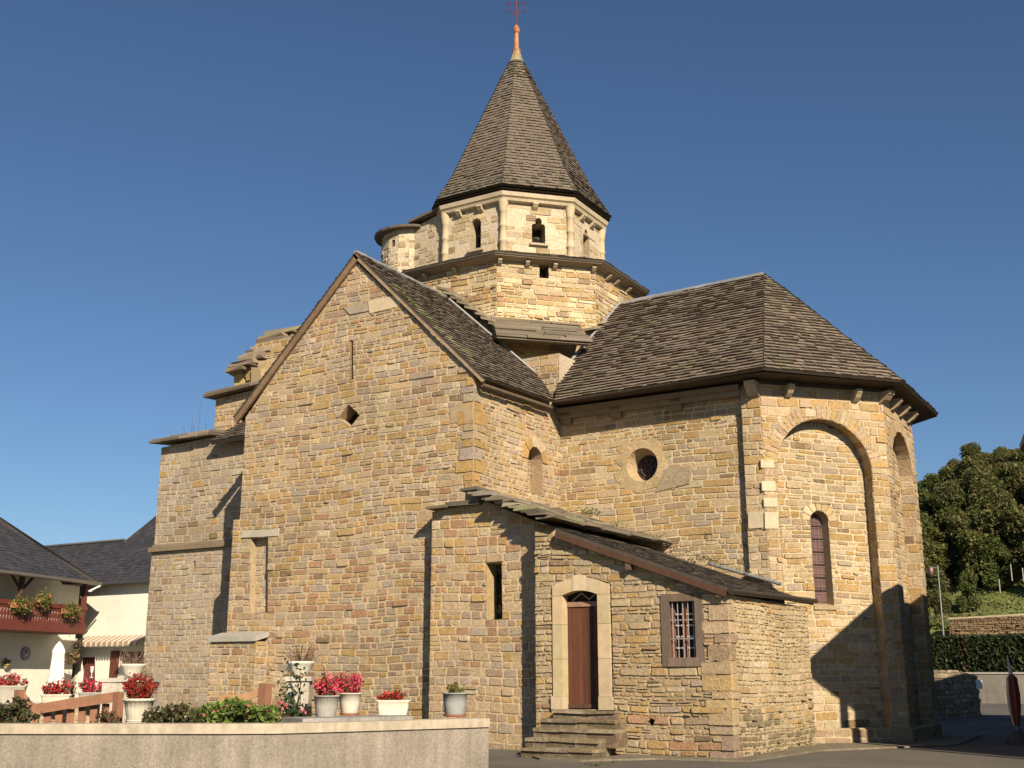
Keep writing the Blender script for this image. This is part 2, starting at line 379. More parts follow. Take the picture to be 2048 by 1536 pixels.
# quoins of the transept corner
mb = MB(); rq = random.Random(4); z = 5.9
while z < ZT - .15:
    hq = rq.uniform(.16, .34); a, b = rq.uniform(.2, .55), rq.uniform(.2, .55); c = pick(rq, [(3, OCH), (2, TAN), (1, PUR), (1, GRY)])
    stoneblock(mb, fg, [(-a, z + .01), (.0, z + .01), (.0, z + hq - .01), (-a, z + hq - .01)], c, .012, .018, rq, .006)
    stoneblock(mb, fe, [(.0, z + .01), (b, z + .01), (b, z + hq - .01), (0, z + hq - .01)], c, .012, .018, rq, .006); z += hq
mb.build('quoins', 'stone', church)

# ---------- transept roof
OV = .1
RF = onY(711, 505, -OV); EF = onY(967, 754, -OV); VA = onY(1109, 803, 3.4); EL = onY(467, 835, -OV)
RBk = onY(896, 598, 4.23)
def roofframe(E0, E1, Rg):
    U = (E1 - E0).normalized(); return Frame(E0, U, Rg - E0)
fr_e = roofframe(EF, VA, RF)
def tr_col(r, u, v):
    L = (RF - EF).length
    if u < .75 + .25 * math.sin(v * 2.1) and L * .12 < v < L * .75 and r.random() < .6 * math.exp(-((u - .4) / .25) ** 2): return vary((.27, .28, .13), r, .2)
    if r.random() < .02 * (u < 1.5): return (.2, .22, .1)
    return pick(r, SHN)
pl = [fr_e.px(967, 754), fr_e.px(1109, 803), fr_e.px(1080, 756), fr_e.px(896, 598), fr_e.px(711, 505)]
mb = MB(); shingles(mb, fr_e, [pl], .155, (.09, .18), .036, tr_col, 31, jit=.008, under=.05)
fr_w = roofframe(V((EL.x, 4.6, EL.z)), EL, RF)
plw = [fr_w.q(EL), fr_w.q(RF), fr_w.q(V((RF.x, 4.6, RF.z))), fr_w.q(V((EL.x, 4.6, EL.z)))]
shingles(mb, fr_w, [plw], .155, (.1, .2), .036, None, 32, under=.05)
troof = mb.build('transept_roof', 'shingle', church)
mb = MB(); rg = random.Random(2)
q = RF.copy(); L = (RBk - RF).length; d = (RBk - RF) / L; t = 0
while t < L:
    l = min(.42, L - t); A = RF + d * t; B = RF + d * (t + l - .01)
    mb.tube([A + V((0, 0, .0)), B + V((0, 0, .012))], .075, vary((.36, .35, .33), rg), 8); t += .42
mb.build('ridge_cap', 'metal', troof)
# barge boards along the two slopes of the gable
for nm, E0 in (('w', EL), ('e', EF)):
    mb = MB(); d = (RF - E0).normalized(); nrm = V((0, -1, 0)).cross(d).normalized(); nrm = nrm if nrm.z < 0 else -nrm
    o = nrm * .05; A, B = E0 + o - d * .05, RF + o
    th = nrm * (.15 if nm == 'w' else .07); yb = V((0, OV - .022, 0)); c = (.2, .125, .07) if nm == 'w' else (.3, .21, .13)
    P = [A, B, B + th, A + th]
    mb.face(P, c); mb.face([x + yb for x in P][::-1], c)
    for i in range(4): mb.face([P[i], P[(i + 1) % 4], P[(i + 1) % 4] + yb, P[i] + yb], c)
    mb.build('barge_board', 'timber', troof)
# eave board, east
mb = MB(); mb.tube([EF + V((-.1, .1, -.16)), VA + V((-.1, 0, -.16))], .05, (.12, .085, .055), 6); mb.build('eave_board', 'timber', troof)

# ---------- choir south wall and round window
YC = 4.26; K1 = V((5.69, 4.1)); K2 = V((8.04, 6.59)); K3 = V((8.04, 9.83)); K4 = V((5.69, 12.3)); XP = 5.2
fc = Frame((0, YC, 0), (1, 0, 0), (0, 0, 1))
def choir_col(r, u, v):
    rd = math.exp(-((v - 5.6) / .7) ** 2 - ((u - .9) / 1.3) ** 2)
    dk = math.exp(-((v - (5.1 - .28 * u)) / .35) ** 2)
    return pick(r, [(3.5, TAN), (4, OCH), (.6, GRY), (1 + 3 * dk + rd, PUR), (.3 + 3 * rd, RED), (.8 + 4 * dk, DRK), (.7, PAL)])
oc = fc.px(1285, 930); orad = .44
hole = circle(oc[0], oc[1], orad, 28); inner = circle(oc[0] + .02, oc[1] - .03, .34, 28)
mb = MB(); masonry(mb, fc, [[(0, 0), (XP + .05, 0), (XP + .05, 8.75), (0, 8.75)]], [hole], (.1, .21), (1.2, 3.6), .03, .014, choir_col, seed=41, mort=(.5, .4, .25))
cw = mb.build('choir_wall', 'stone', church)
mb = MB(); rr = random.Random(6); n = 28     # worn plaster collar
out = [(oc[0] - .02 + (.66 + rr.uniform(-.1, .1) + .12 * abs(math.sin(2 * (2 * math.pi * k / n)))) * math.cos(2 * math.pi * k / n), oc[1] + (.64 + rr.uniform(-.09, .09) + .1 * abs(math.sin(2 * (2 * math.pi * k / n)))) * math.sin(2 * math.pi * k / n)) for k in range(n)]
for k in range(n):
    j = (k + 1) % n; c = vary((.40, .295, .165), rr, .08)
    mb.face([fc.p(*hole[k], .032), fc.p(*out[k], .016), fc.p(*out[j], .016), fc.p(*hole[j], .032)], c)
    mb.face([fc.p(*out[k], .016), fc.p(*out[k], 0), fc.p(*out[j], 0), fc.p(*out[j], .016)], c)
reveal(mb, fc, hole, .38, (.40, .29, .16), inner, .032)
ow = mb.build('round_window', 'stone', church)
mb = MB(); mb.face([fc.p(*q, -.37) for q in ccw(inner)], (.035, .03, .028)); mb.build('glass', 'glass', ow)
mb = MB()
for k in range(8):
    t = math.pi * k / 4 + .2; a = (oc[0] + .02 + .1 * math.cos(t), oc[1] - .03 + .1 * math.sin(t)); b = (oc[0] + .02 + .34 * math.cos(t), oc[1] - .03 + .34 * math.sin(t))
    mb.tube([fc.p(*a, -.35), fc.p(*b, -.35)], .014, (.09, .06, .045), 6)
for R_ in (.1, .22):
    cc = circle(oc[0] + .02, oc[1] - .03, R_, 16); mb.tube([fc.p(*x, -.35) for x in cc + cc[:1]], .014, (.09, .06, .045), 6)
mb.build('tracery', 'timber', ow)
mb = MB(); stoneblock(mb, fc, ccw([fc.px(*q) for q in ((1330, 938), (1385, 932), (1380, 968), (1310, 985))]), (.31, .24, .16), .012, .03, rr)
mb.build('large_stone', 'stone', church)
# cornice band and corbels of the choir
mb = MB(); mb.box((.0, YC - .2, 8.36), (XP, YC, 8.52), (.25, .19, .12)); mb.box((.0, YC - .32, 8.5), (XP, YC, 8.62), (.22, .165, .105)); mb.build('cornice', 'ashlar', cw)

# ---------- apse: pilaster, three facets with blind arches
def apse_col(r, u, v):
    low = math.exp(-((v - .3) / .9) ** 2)
    return pick(r, [(4, TAN), (3, OCH), (.8 + low, GRY), (.45, PUR), (2.2, PAL), (.25, DRK)])
fp = wallframe((XP, K1.y), K1)
mb = MB(); wp = K1.x - XP; masonry(mb, fp, [[(0, 0), (wp, 0), (wp, 8.6), (0, 8.6)]], (), (.14, .28), (1, 2.6), .03, .016, apse_col, seed=51)
fps = wallframe((XP, YC), (XP, K1.y)); masonry(mb, Frame((XP, YC + .05, 0), (0, -1, 0), (0, 0, 1)), [[(0, 0), (.2, 0), (.2, 8.6), (0, 8.6)]], (), seed=52, colf=apse_col)
pil = mb.build('pilaster', 'stone', church)
APW = []
def apse_facet(A, B, seed, detail=True, window=True):
    f = wallframe(A, B); W = (B - A).length; mb = MB()
    if f.N.dot(CAM - f.O) < 0 and not detail:
        mb.face([f.p(0, 0), f.p(W, 0), f.p(W, 8.6), f.p(0, 8.6)], TAN); return mb.build('apse_wall', 'stone', church), f
    if seed == 61:
        al, ar = f.px(1556, 980)[0], f.px(1746, 980)[0]; tp = f.px(1638, 838)[1]
    else:
        al, ar = .5, W - .5; tp = 7.85
    ac, ar_ = (al + ar) / 2, (ar - al) / 2; sp = tp - ar_ * 1.0
    hl = arch(ac, 0, sp, ar_, 24); D = .34
    masonry(mb, f, [[(0, 0), (W, 0), (W, 8.6), (0, 8.6)]], [hl], (.13, .25), (1, 3), .03, .016, lambda r, u, v: pick(r, [(3, TAN), (2.5, OCH), (1, GRY), (.5, PUR), (2.2 if abs(v - 5.6) < 1.3 else .6, PAL)]), seed=seed)
    rng = random.Random(seed)
    segs = []
    nh = len(hl)
    for i in range(2, nh):
        j = (i + 1) % nh
        if j == 0 or i == 0: continue
        c_ = pick(rng, [(3, TAN), (2, OCH), (1, PUR), (1, PAL)])
        mb.face([f.p(*hl[i], .012), f.p(*hl[j], .012), f.p(*hl[j], -D), f.p(*hl[i], -D)], c_)
    for P0, P1 in ((f.p(ar, 0, -D), f.p(ar, 0, .012)), (f.p(al, 0, .012), f.p(al, 0, -D))):
        masonry(mb, wallframe(P0, P1), [[(0, 0), (D + .012, 0), (D + .012, sp), (0, sp)]], (), (.16, .26), (1, 2.4), .03, .01, apse_col, seed=seed + 5)
    voussoirs(mb, f, ac, sp, ar_ + .01, ar_ + .36, .0, math.pi, 34, .022, [(4, TAN), (2, (.385, .255, .12)), (1, (.43, .33, .2))], seed)
    fr = Frame(f.p(0, 0, -D), f.U, f.V); holes = []
    if seed == 61: wl, wr = fr.px(1624, 1100)[0], fr.px(1660, 1100)[0]; wtop = fr.px(1640, 1022)[1]; wbot = fr.px(1645, 1211)[1]
    else: wl, wr, wtop, wbot = ac - .22, ac + .22, 5.2, 2.9
    wc, wr_ = (wl + wr) / 2, (wr - wl) / 2; wh = arch(wc, wbot, wtop - wr_, wr_, 12)
    masonry(mb, fr, [hl], [wh], (.1, .2), (1.2, 3.6), .03, .014, apse_col, seed=seed + 1, mort=(.5, .4, .25))
    o = mb.build('apse_wall', 'stone', church)
    # window with leaded lights
    mb = MB(); win_i = [(wc + (x - wc) * .86 + .0, y + (.06 if y < wtop - 1 else -.03)) for x, y in wh]
    reveal(mb, fr, wh, .26, (.40, .30, .17), win_i); voussoirs(mb, fr, wc, wtop - wr_, wr_ + .01, wr_ + .24, 0, math.pi, 7, .02, [(1, (.45, .35, .21)), (2, (.42, .315, .18))], 5)
    block(mb, fr, wl - .06, wr + .06, wbot - .1, wbot, -.25, .05, (.33, .25, .15))
    wo = mb.build('arched_window', 'ashlar', church)
    mb = MB(); mb.face([fr.p(*q, -.25) for q in ccw(win_i)], (.13, .075, .07)); mb.build('glass', 'glass', wo)
    mb = MB(); c = (.05, .035, .035); x0, x1 = min(q[0] for q in win_i), max(q[0] for q in win_i); y0, y1 = min(q[1] for q in win_i), max(q[1] for q in win_i)
    for k in range(1, 4): mb.tube([fr.p(x0 + (x1 - x0) * k / 4, y0, -.245), fr.p(x0 + (x1 - x0) * k / 4, y1 - .1, -.245)], .008, (.28, .21, .19), 5)
    k = y0 + .08
    while k < y1 - .15: mb.tube([fr.p(x0, k, -.24), fr.p(x1, k, -.24)], .009, (.28, .21, .19), 5); k += .16
    for k in range(1, 7): yy = y0 + (y1 - y0) * k / 7; mb.box((x0, yy - .012, -.24), (x1, yy + .012, -.22), c, fr)
    mb.build('leading', 'metal', wo)
    return o, f
a1, f1 = apse_facet(K1, K2, 61); a2, f2 = apse_facet(K2, K3, 71); a3, f3 = apse_facet(K3, K4, 81, False)
# white replacement blocks at the corner
for q, c in ((((1520, 918), (1547, 920), (1549, 936), (1521, 936)), (.5, .41, .28)), (((1522, 962), (1550, 962), (1552, 982), (1523, 982)), (.5, .41, .28)), (((1526, 996), (1553, 996), (1556, 1014), (1527, 1014)), (.5, .41, .28)), (((1528, 1024), (1556, 1024), (1557, 1058), (1529, 1058)), (.5, .41, .28))):
    mb = MB(); stoneblock(mb, f1, ccw([f1.px(*x) for x in q]), c, .012, .012, random.Random(3), .006); mb.build('pale_block', 'ashlar', church)
mb = MB(); stoneblock(mb, fp, ccw([fp.px(*x) for x in ((1497, 1026), (1527, 1022), (1528, 1056), (1498, 1058))]), (.5, .41, .28), .015, .03, random.Random(3), .006); mb.build('pale_block', 'ashlar', church)
# plinth courses of the apse
mb = MB()
for A, B, sd in ((K1, K2, 1), (K2, K3, 2)):
    f = wallframe(A, B); W = (B - A).length; f_ = Frame(f.p(0, 0, .07), f.U, f.V)
    masonry(mb, f_, [[(-.05, 0), (W + .05, 0), (W + .05, .42), (-.05, .42)]], (), (.22, .3), (1.5, 3.5), .03, .015, lambda r, u, v: pick(r, [(3, GRY), (2, TAN), (1, PUR)]), seed=sd)
    mb.face([f.p(-.05, .42, .07), f.p(W + .05, .42, .07), f.p(W + .05, .46, 0), f.p(-.05, .46, 0)], TAN)
mb.build('plinth', 'stone', church)

# ---------- choir and apse roof
ZE = 8.7
RC = onY(1528, 549, YR); VA2 = onY(1109, 803, 3.4)
E0 = VA; E1 = onY(1527, 737, 3.4)
frc = roofframe(E0, E1, RC)
mb = MB()
polc = [frc.px(1109, 803), frc.px(1527, 737), frc.px(1528, 549), frc.px(1238, 609), frc.px(1120, 752)]
CHN = [(5, (.2, .157, .117)), (3, (.19, .148, .11)), (2, (.212, .168, .126)), (1, (.195, .143, .11))]
def ch_col(r, u, v):
    g = noise.noise(V((u * .6, v * .6, 3)))
    if g > .3 and r.random() < .3: return vary((.165, .15, .095), r, .15)
    return vary(pick(r, SHN), r, .04) if False else tuple(x * .97 for x in vary(r.choices([q for _, q in CHN], [w_ for w_, _ in CHN])[0], r, .035))
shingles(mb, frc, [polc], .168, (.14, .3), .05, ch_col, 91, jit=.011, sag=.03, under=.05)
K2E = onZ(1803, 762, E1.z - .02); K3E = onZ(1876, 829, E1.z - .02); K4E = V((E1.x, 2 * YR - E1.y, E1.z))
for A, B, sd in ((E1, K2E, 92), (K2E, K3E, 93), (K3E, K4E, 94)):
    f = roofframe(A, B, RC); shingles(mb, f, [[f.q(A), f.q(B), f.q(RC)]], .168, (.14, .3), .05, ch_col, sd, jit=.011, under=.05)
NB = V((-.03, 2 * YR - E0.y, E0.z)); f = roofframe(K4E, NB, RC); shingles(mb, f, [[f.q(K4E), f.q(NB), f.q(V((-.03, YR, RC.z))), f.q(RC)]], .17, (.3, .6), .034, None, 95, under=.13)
croof = mb.build('choir_roof', 'shingle', church)
mb = MB(); A = on(1238, 609, frc.O, frc.N); L = (RC - A).length; d = (RC - A) / L; t = 0
while t < L: mb.tube([A + d * t, A + d * min(L, t + .41) + V((0, 0, .01))], .085, vary((.4, .39, .36), rg), 8); t += .42
mb.build('ridge_cap', 'metal', croof)
mb = MB(); A = on(1240, 609, frc.O, frc.N); B = on(1120, 752, frc.O, frc.N); C_ = on(1080, 757, fr_e.O, fr_e.N); D_ = on(896, 600, fr_e.O, fr_e.N)
nn = frc.N * .05
mb.tube([A + nn, B + nn], .05, (.42, .41, .39), 6); mb.tube([C_ + fr_e.N * .04, D_ + fr_e.N * .04], .045, (.3, .29, .27), 6); mb.tube([B + nn, C_ + fr_e.N * .05], .06, (.4, .42, .44), 6)
mb.build('flashing', 'metal', croof)
# soffit boards behind the eaves
mb = MB(); zs = E1.z - .075
inn = [V((.0, YC, zs)), V((K1.x, K1.y, zs)), V((K2.x, K2.y, zs)), V((K3.x, K3.y, zs)), V((K4.x, K4.y, zs))]
outp = [V((VA.x, VA.y + .02, zs)), V((E1.x, E1.y + .03, zs)), V((K2E.x - .02, K2E.y + .02, zs)), V((K3E.x - .02, K3E.y, zs)), V((K4E.x, K4E.y, zs))]
for i in range(4): mb.face([inn[i], outp[i], outp[i + 1], inn[i + 1]], (.07, .05, .032))
for i in range(3): mb.face([inn[i] + V((0, 0, -.1)), inn[i + 1] + V((0, 0, -.1)), inn[i + 1] + V((0, 0, .45)), inn[i] + V((0, 0, .45))], (.07, .05, .032))
mb.build('soffit', 'timber', croof)
def corbel(P, nrm, w=.24, h=.36, d=.42, col=(.4, .31, .195), parent=church):
    u = V((-nrm.y, nrm.x, 0)); f = Frame(P, u, (0, 0, 1)); mb = MB()
    prof = [(0, 0), (.0, h), (d, h), (d, h * .72), (d * .86, h * .6), (d * .62, h * .32), (d * .3, h * .08)]
    A = [f.p(-w / 2, z, x) for x, z in prof]; B = [f.p(w / 2, z, x) for x, z in prof]; n = len(prof)
    mb.face(A[::-1], col); mb.face(B, col)
    for i in range(n): mb.face([A[i], A[(i + 1) % n], B[(i + 1) % n], B[i]], col)
    return mb.build('corbel', 'ashlar', parent)
def onf(f, x, y, dz=0): u, v = f.px(x, y); return f.p(u, v + dz, 0)
zc = E1.z - .5
for X in (.25, 1.75, 3.45): corbel(V((X, YC, zc - .1)), V((0, -1, 0)), .3, .34, .2, (.2, .15, .095), cw)
corbel(V((K1.x - .14, K1.y, zc)), V((0, -1, 0)), .28, .36, .34, (.42, .34, .225))
for x in (1574, 1708): corbel(V((*onf(f1, x, 800).xy, zc)), f1.N, .15, .3, .3, (.42, .33, .21))
nk = (f1.N + f2.N).normalized(); corbel(V((K2.x, K2.y, zc)) - nk * .1, nk, .22, .32, .4, (.36, .27, .17))
for u in (.8, 1.7, 2.6): corbel(f2.p(u, zc, 0), f2.N, .14, .3, .32, (.32, .24, .15))

# ---------- crossing: square base corner, stone slab skirt, drum, lantern, spire
ctr = V((XM, YR, 0))
def ov(R_, z, a): return V((XM + R_ * math.cos(math.radians(a)), YR + R_ * math.sin(math.radians(a)), z))
mb = MB(); XK, YK = .0, 4.23
fs1 = wallframe((-3, YK), (XK, YK)); fs2 = wallframe((XK, YK), (XK, 8))
masonry(mb, fs1, [[(0, 8), (3, 8), (3, 10.25), (0, 10.25)]], (), (.12, .22), (1, 3), seed=101, colf=lambda r, u, v: pick(r, [(3, TAN), (2, OCH), (2, GRY), (1, DRK)]))
mb.face([fs2.p(0, 8, .01), fs2.p(3.7, 8, .01), fs2.p(3.7, 10.25, .01), fs2.p(0, 10.25, .01)], (.46, .38, .27))
mb.face([(-3, YK, 10.25), (XK, YK, 10.25), (XK, 8, 10.25), (-3, 8, 10.25)], TAN)
mb.build('crossing_wall', 'stone', church)
R4, R3, R2, R1, ZD = 3.95, 4.28, 2.8, 3.12, 13.6
drum_c = lambda r, u, v: pick(r, [(4, (.42, .32, .18)), (3, OCH), (2, (.58, .48, .31)), (1, PUR), (.6, RED), (.5, DRK)]) if v > 12.2 or r.random() < .35 else pick(r, [(3, (.55, .45, .29)), (2, (.5, .38, .2)), (1, OCH)])
mb = MB()
for k in range(8):
    a0, a1_ = -157.5 + 45 * k, -112.5 + 45 * k; A, B = ov(R4, 0, a0), ov(R4, 0, a1_); f = wallframe(A, B); W = (B - A).length
    if f.N.dot(CAM - f.O) > 0:
        hl = []
        if k == 2: q = f.px(1088, 542); hl = [[(q[0] - .14, q[1] - .22), (q[0] + .14, q[1] - .22), (q[0] + .14, q[1] + .22), (q[0] - .14, q[1] + .22)]]
        masonry(mb, f, [[(0, 10), (W, 10), (W, ZD), (0, ZD)]], hl, (.09, .2), (1.3, 3.6), .018, .024, drum_c, seed=110 + k, mort=(.55, .44, .28), jit=.012)
        for h_ in hl: reveal(mb, f, h_, .4, DRK, back=(.02, .015, .01))
    else: mb.face([f.p(0, 10), f.p(W, 10), f.p(W, ZD), f.p(0, ZD)], TAN)
drum = mb.build('drum', 'stone', church)
fSE = wallframe(ov(R4, 0, -67.5), ov(R4, 0, -22.5)); fSS = wallframe(ov(R4, 0, -112.5), ov(R4, 0, -67.5)); fEE = wallframe(ov(R4, 0, -22.5), ov(R4, 0, 22.5))
for f, us in ((fSS, (.5, 1.6)), (fSE, (.06, .9, 1.75, 2.95)), (fEE, (.7, 1.25, 2.1))):
    for u in us: corbel(f.p(u, ZD - .27, 0), f.N, .12, .17, .2, (.36, .28, .175), drum)
mb = MB(); c8 = lambda k: (.2, .165, .11)
mb.lathe([(R4 + .02, ZD - .12), (R4 + .2, ZD - .06), (R3, ZD - .04), (R3 + .03, ZD + .04)], ctr, (.27, .21, .14), 8, a0=math.radians(22.5), smooth=False, cap=(True, False))
for k in range(8):
    A, B = ov(R3 + .06, ZD + .03, -157.5 + 45 * k), ov(R3 + .06, ZD + .03, -112.5 + 45 * k); C2, D2 = ov(R2 - .1, ZD + .62, -112.5 + 45 * k), ov(R2 - .1, ZD + .62, -157.5 + 45 * k)
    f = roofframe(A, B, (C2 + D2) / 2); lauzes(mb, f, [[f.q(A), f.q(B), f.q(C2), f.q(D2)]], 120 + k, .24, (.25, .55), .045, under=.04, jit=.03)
mb.build('drum_roof', 'shingle', church)
# skirt: stone slab courses stepping up from the corner of the crossing to the drum
mb = MB(); rs = random.Random(7); dg = V((.7071, -.7071, 0)); kf, kd = 5.05, R4 * math.cos(math.radians(22.5))
pf0 = on(1002, 668, ctr + dg * kf, dg); pf1 = on(1176, 672, ctr + dg * kf, dg); zfr = pf0.z; pd_ = on(1090, 640, ctr + dg * kd, dg)
frk = Frame(V((pf0.x, pf0.y, 0)), V((1, 1, 0)), (0, 0, 1)); W = frk.q(pf1)[0]; nrow = 8
for k in range(nrow):
    t = k / nrow; dd = -(kf - kd) * t; zz = zfr + (pd_.z - zfr) * t; u = -.12 + .02 * k
    while u < W + .1:
        l = rs.uniform(.6, 1.5); e = min(u + l - .015, W + .14); c_ = pick(rs, [(3, (.16, .128, .09)), (2, (.19, .152, .108)), (1, (.12, .097, .07))])
        mb.box((u, zz - .03, dd - .5), (e, zz + .035 + rs.uniform(-.008, .008), dd + rs.uniform(-.05, .03)), c_, frk, jit=.008, rng=rs); u += l
mb.face([frk.p(-.1, zfr - .1, -.05), frk.p(W + .1, zfr - .1, -.05), frk.p(W, pd_.z - .1, -(kf - kd)), frk.p(0, pd_.z - .1, -(kf - kd))], (.2, .16, .11))
# slabs climbing on either side, beside the transept and the choir roofs
for P0, P1, back, sd in ((onY(1004, 655, 4.15), onY(884, 574, 4.15), V((0, 1, 0)), 1), (onX(1178, 660, -.1), onX(1256, 598, -.1), V((-1, 0, 0)), 2)):
    d = P1 - P0; n = 8 if sd == 1 else 6; hor = V((d.x, d.y, 0)); Lh = hor.length; hor.normalize()
    for k in range(n):
        A = P0 + d * (k / n); B = A + d * (1.5 / n); B.z = A.z + d.z * .75 / n; c_ = pick(rs, [(2, (.3, .24, .16)), (1, (.22, .175, .12))]); o = -back * (.14 + rs.uniform(-.05, .05)); bk = back * 1.1
        P = [A + o, B + o, B + bk, A + bk]; T = [p + V((0, 0, .075)) for p in P]; n_ = len(P)
        mb.face(P, c_); mb.face(T[::-1], c_)
        for i in range(4): mb.face([P[i], P[(i + 1) % 4], T[(i + 1) % 4], T[i]], c_)
mb.build('slab_skirt', 'shingle', church)
# lantern
ZL0, ZL1 = ZD + .3, 16.0
lan_c = lambda r, u, v: None if r.random() < .42 else pick(r, [(4, (.5, .41, .285)), (3, (.43, .33, .2)), (1.5, (.36, .26, .14)), (1, (.55, .47, .35)), (.7, (.27, .19, .11))])
mb = MB(); LF = []
for k in range(8):
    A, B = ov(R2, 0, -157.5 + 45 * k), ov(R2, 0, -112.5 + 45 * k); f = wallframe(A, B); W = (B - A).length; LF.append(f)
    if f.N.dot(CAM - f.O) > 0:
        hl = []
        if k in (1, 2, 3):
            cu = {1: f.px(952, 470)[0], 2: f.px(1077, 460)[0], 3: f.px(1172, 475)[0]}[k] if k != 3 else W / 2
            zt = {1: f.px(952, 438)[1], 2: f.px(1076, 436)[1], 3: 15.5}[k]; zb = {1: f.px(955, 499)[1], 2: f.px(1077, 488)[1], 3: 14.55}[k]
            if k == 1: hl = [arch(cu, zb, zt - .19, .19, 10)]
            else: hl = [[(cu - .21, zb), (cu + .21, zb), (cu + .21, zt - .27), (cu + .17, zt - .2), (cu - .17, zt - .2), (cu - .21, zt - .27)], arch(cu, zt - .22, zt - .1, .1, 8)]
        masonry(mb, f, [[(0, ZL0 - .3), (W, ZL0 - .3), (W, ZL1), (0, ZL1)]], hl, (.15, .3), (1, 2.6), .03, .010, lan_c, seed=130 + k, mort=(.51, .42, .295))
        for h_ in hl: reveal(mb, f, h_, .42, (.36, .28, .18), back=(.012, .01, .008))
        if k == 1: voussoirs(mb, f, cu, zt - .19, .2, .42, 0, math.pi, 6, .015, [(1, (.5, .38, .22))], 2)
        if hl: block(mb, f, cu - .3, cu + .3, zb - .07, zb, -.05, .1, (.4, .32, .22))
    else: mb.face([f.p(0, ZL0 - .3), f.p(W, ZL0 - .3), f.p(W, ZL1), f.p(0, ZL1)], PAL)
lan = mb.build('lantern', 'stone', church)
mb = MB(); mb.lathe([(R2 + .0, ZL1 - .16), (R2 + .16, ZL1 - .14), (R2 + .2, ZL1 - .06), (R2 + .12, ZL1 - .03), (R2 + .22, ZL1 + .0), (R2 + .26, ZL1 + .12), (R2, ZL1 + .2)], ctr, (.5, .41, .28), 8, a0=math.radians(22.5), smooth=False, cap=(False, False))
mb.build('cornice', 'ashlar', lan)
for k in range(8):
    mb = MB(); P = ov(R2 + .01, 0, -157.5 + 45 * k); c = (.47, .37, .235)
    mb.lathe([(.14, ZL0 - .3), (.14, ZL0 + .1), (.115, ZL0 + .13), (.115, ZL0 + .60), (.135, ZL0 + .62), (.135, ZL0 + .68), (.115, ZL0 + .70), (.11, ZL0 + 1.1), (.13, ZL0 + 1.12), (.13, ZL0 + 1.17), (.11, ZL0 + 1.2), (.11, ZL1 - .5), (.13, ZL1 - .47), (.12, ZL1 - .43), (.165, ZL1 - .2), (.165, ZL1 - .12)], P, c, 12)
    mb.build('column', 'ashlar', lan)
for k, us in ((1, (.55, 1.35)), (2, (1.0,)), (3, (.7, 1.4))):
    f = LF[k]
    for u in us: corbel(f.p(u, ZL1 - .34, 0), f.N, .16, .2, .2, (.46, .37, .24), lan)
# spire
mb = MB(); ZS0, ZS1, ZS2 = 16.3, 17.35, 22.22; RA, RB, RT_ = R1 + .03, 2.52, .25
moss = lambda z0: (lambda r, u, v: vary((.085, .08, .05), r, .25) if r.random() < max(0, .35 - v * .35) else pick(r, SHN))
top_moss = lambda r, u, v: vary((.09, .075, .045), r, .3) if v > 4.3 and r.random() < .6 else pick(r, SHN)
for k in range(8):
    a0, a1_ = -157.5 + 45 * k, -112.5 + 45 * k
    A, B, C2, D2, E2, G2 = ov(RA, ZS0, a0), ov(RA, ZS0, a1_), ov(RB, ZS1, a1_), ov(RB, ZS1, a0), ov(RT_, ZS2, a1_), ov(RT_, ZS2, a0)
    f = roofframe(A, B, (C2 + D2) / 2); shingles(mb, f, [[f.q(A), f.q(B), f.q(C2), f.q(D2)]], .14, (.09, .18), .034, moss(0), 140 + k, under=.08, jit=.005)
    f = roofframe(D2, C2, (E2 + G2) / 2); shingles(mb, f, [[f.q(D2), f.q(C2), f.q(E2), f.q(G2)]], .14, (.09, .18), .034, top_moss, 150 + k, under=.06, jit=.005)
mb.face([ov(RA - .02, ZS0 - .1, 22.5 + 45 * k) for k in range(8)][::-1], (.06, .045, .035))
spire = mb.build('spire', 'shingle', church)
mb = MB(); cop = lambda k: [(.3, .27, .15), (.34, .24, .13), (.37, .19, .09), (.38, .19, .085), (.37, .18, .08), (.36, .165, .075), (.36, .16, .07), (.33, .14, .06), (.28, .1, .05)][min(k, 8)]
zf = ZS2
mb.lathe([(RT_ + .05, zf - .08), (RT_ - .04, zf + .14), (.13, zf + .42), (.15, zf + .5), (.1, zf + .52), (.07, zf + 1.15), (.1, zf + 1.18), (.13, zf + 1.3), (.05, zf + 1.46)], ctr, cop, 8, a0=math.radians(22.5), smooth=False)
fin = mb.build('finial', 'copper', church)
mb = MB(); cc = (.12, .035, .03); T0 = V((XM, YR, zf + 1.4)); mb.tube([T0, T0 + V((0, 0, 1.35))], .018, cc, 6)
for s in (-1, 1):
    b = T0 + V((0, 0, .38)); rv = V((.855, .518, 0)) * s
    mb.tube([b, b + rv * .13 + V((0, 0, .2)), b + rv * .3 + V((0, 0, .27))], .01, cc, 5)
    mb.tube([b + V((0, 0, .05)), b + rv * .16 + V((0, 0, .3)), b + rv * .3 + V((0, 0, .5))], .01, cc, 5)
    for e_ in (b + rv * .3 + V((0, 0, .27)), b + rv * .3 + V((0, 0, .5))): mb.lathe([(.0, -.05), (.035, 0), (0, .06)], e_, cc, 6)
mb.tube([T0 + V((-.35, -.2, .95)), T0 + V((.35, .2, .95))], .012, cc, 6)
mb.build('iron_cross', 'metal', fin)
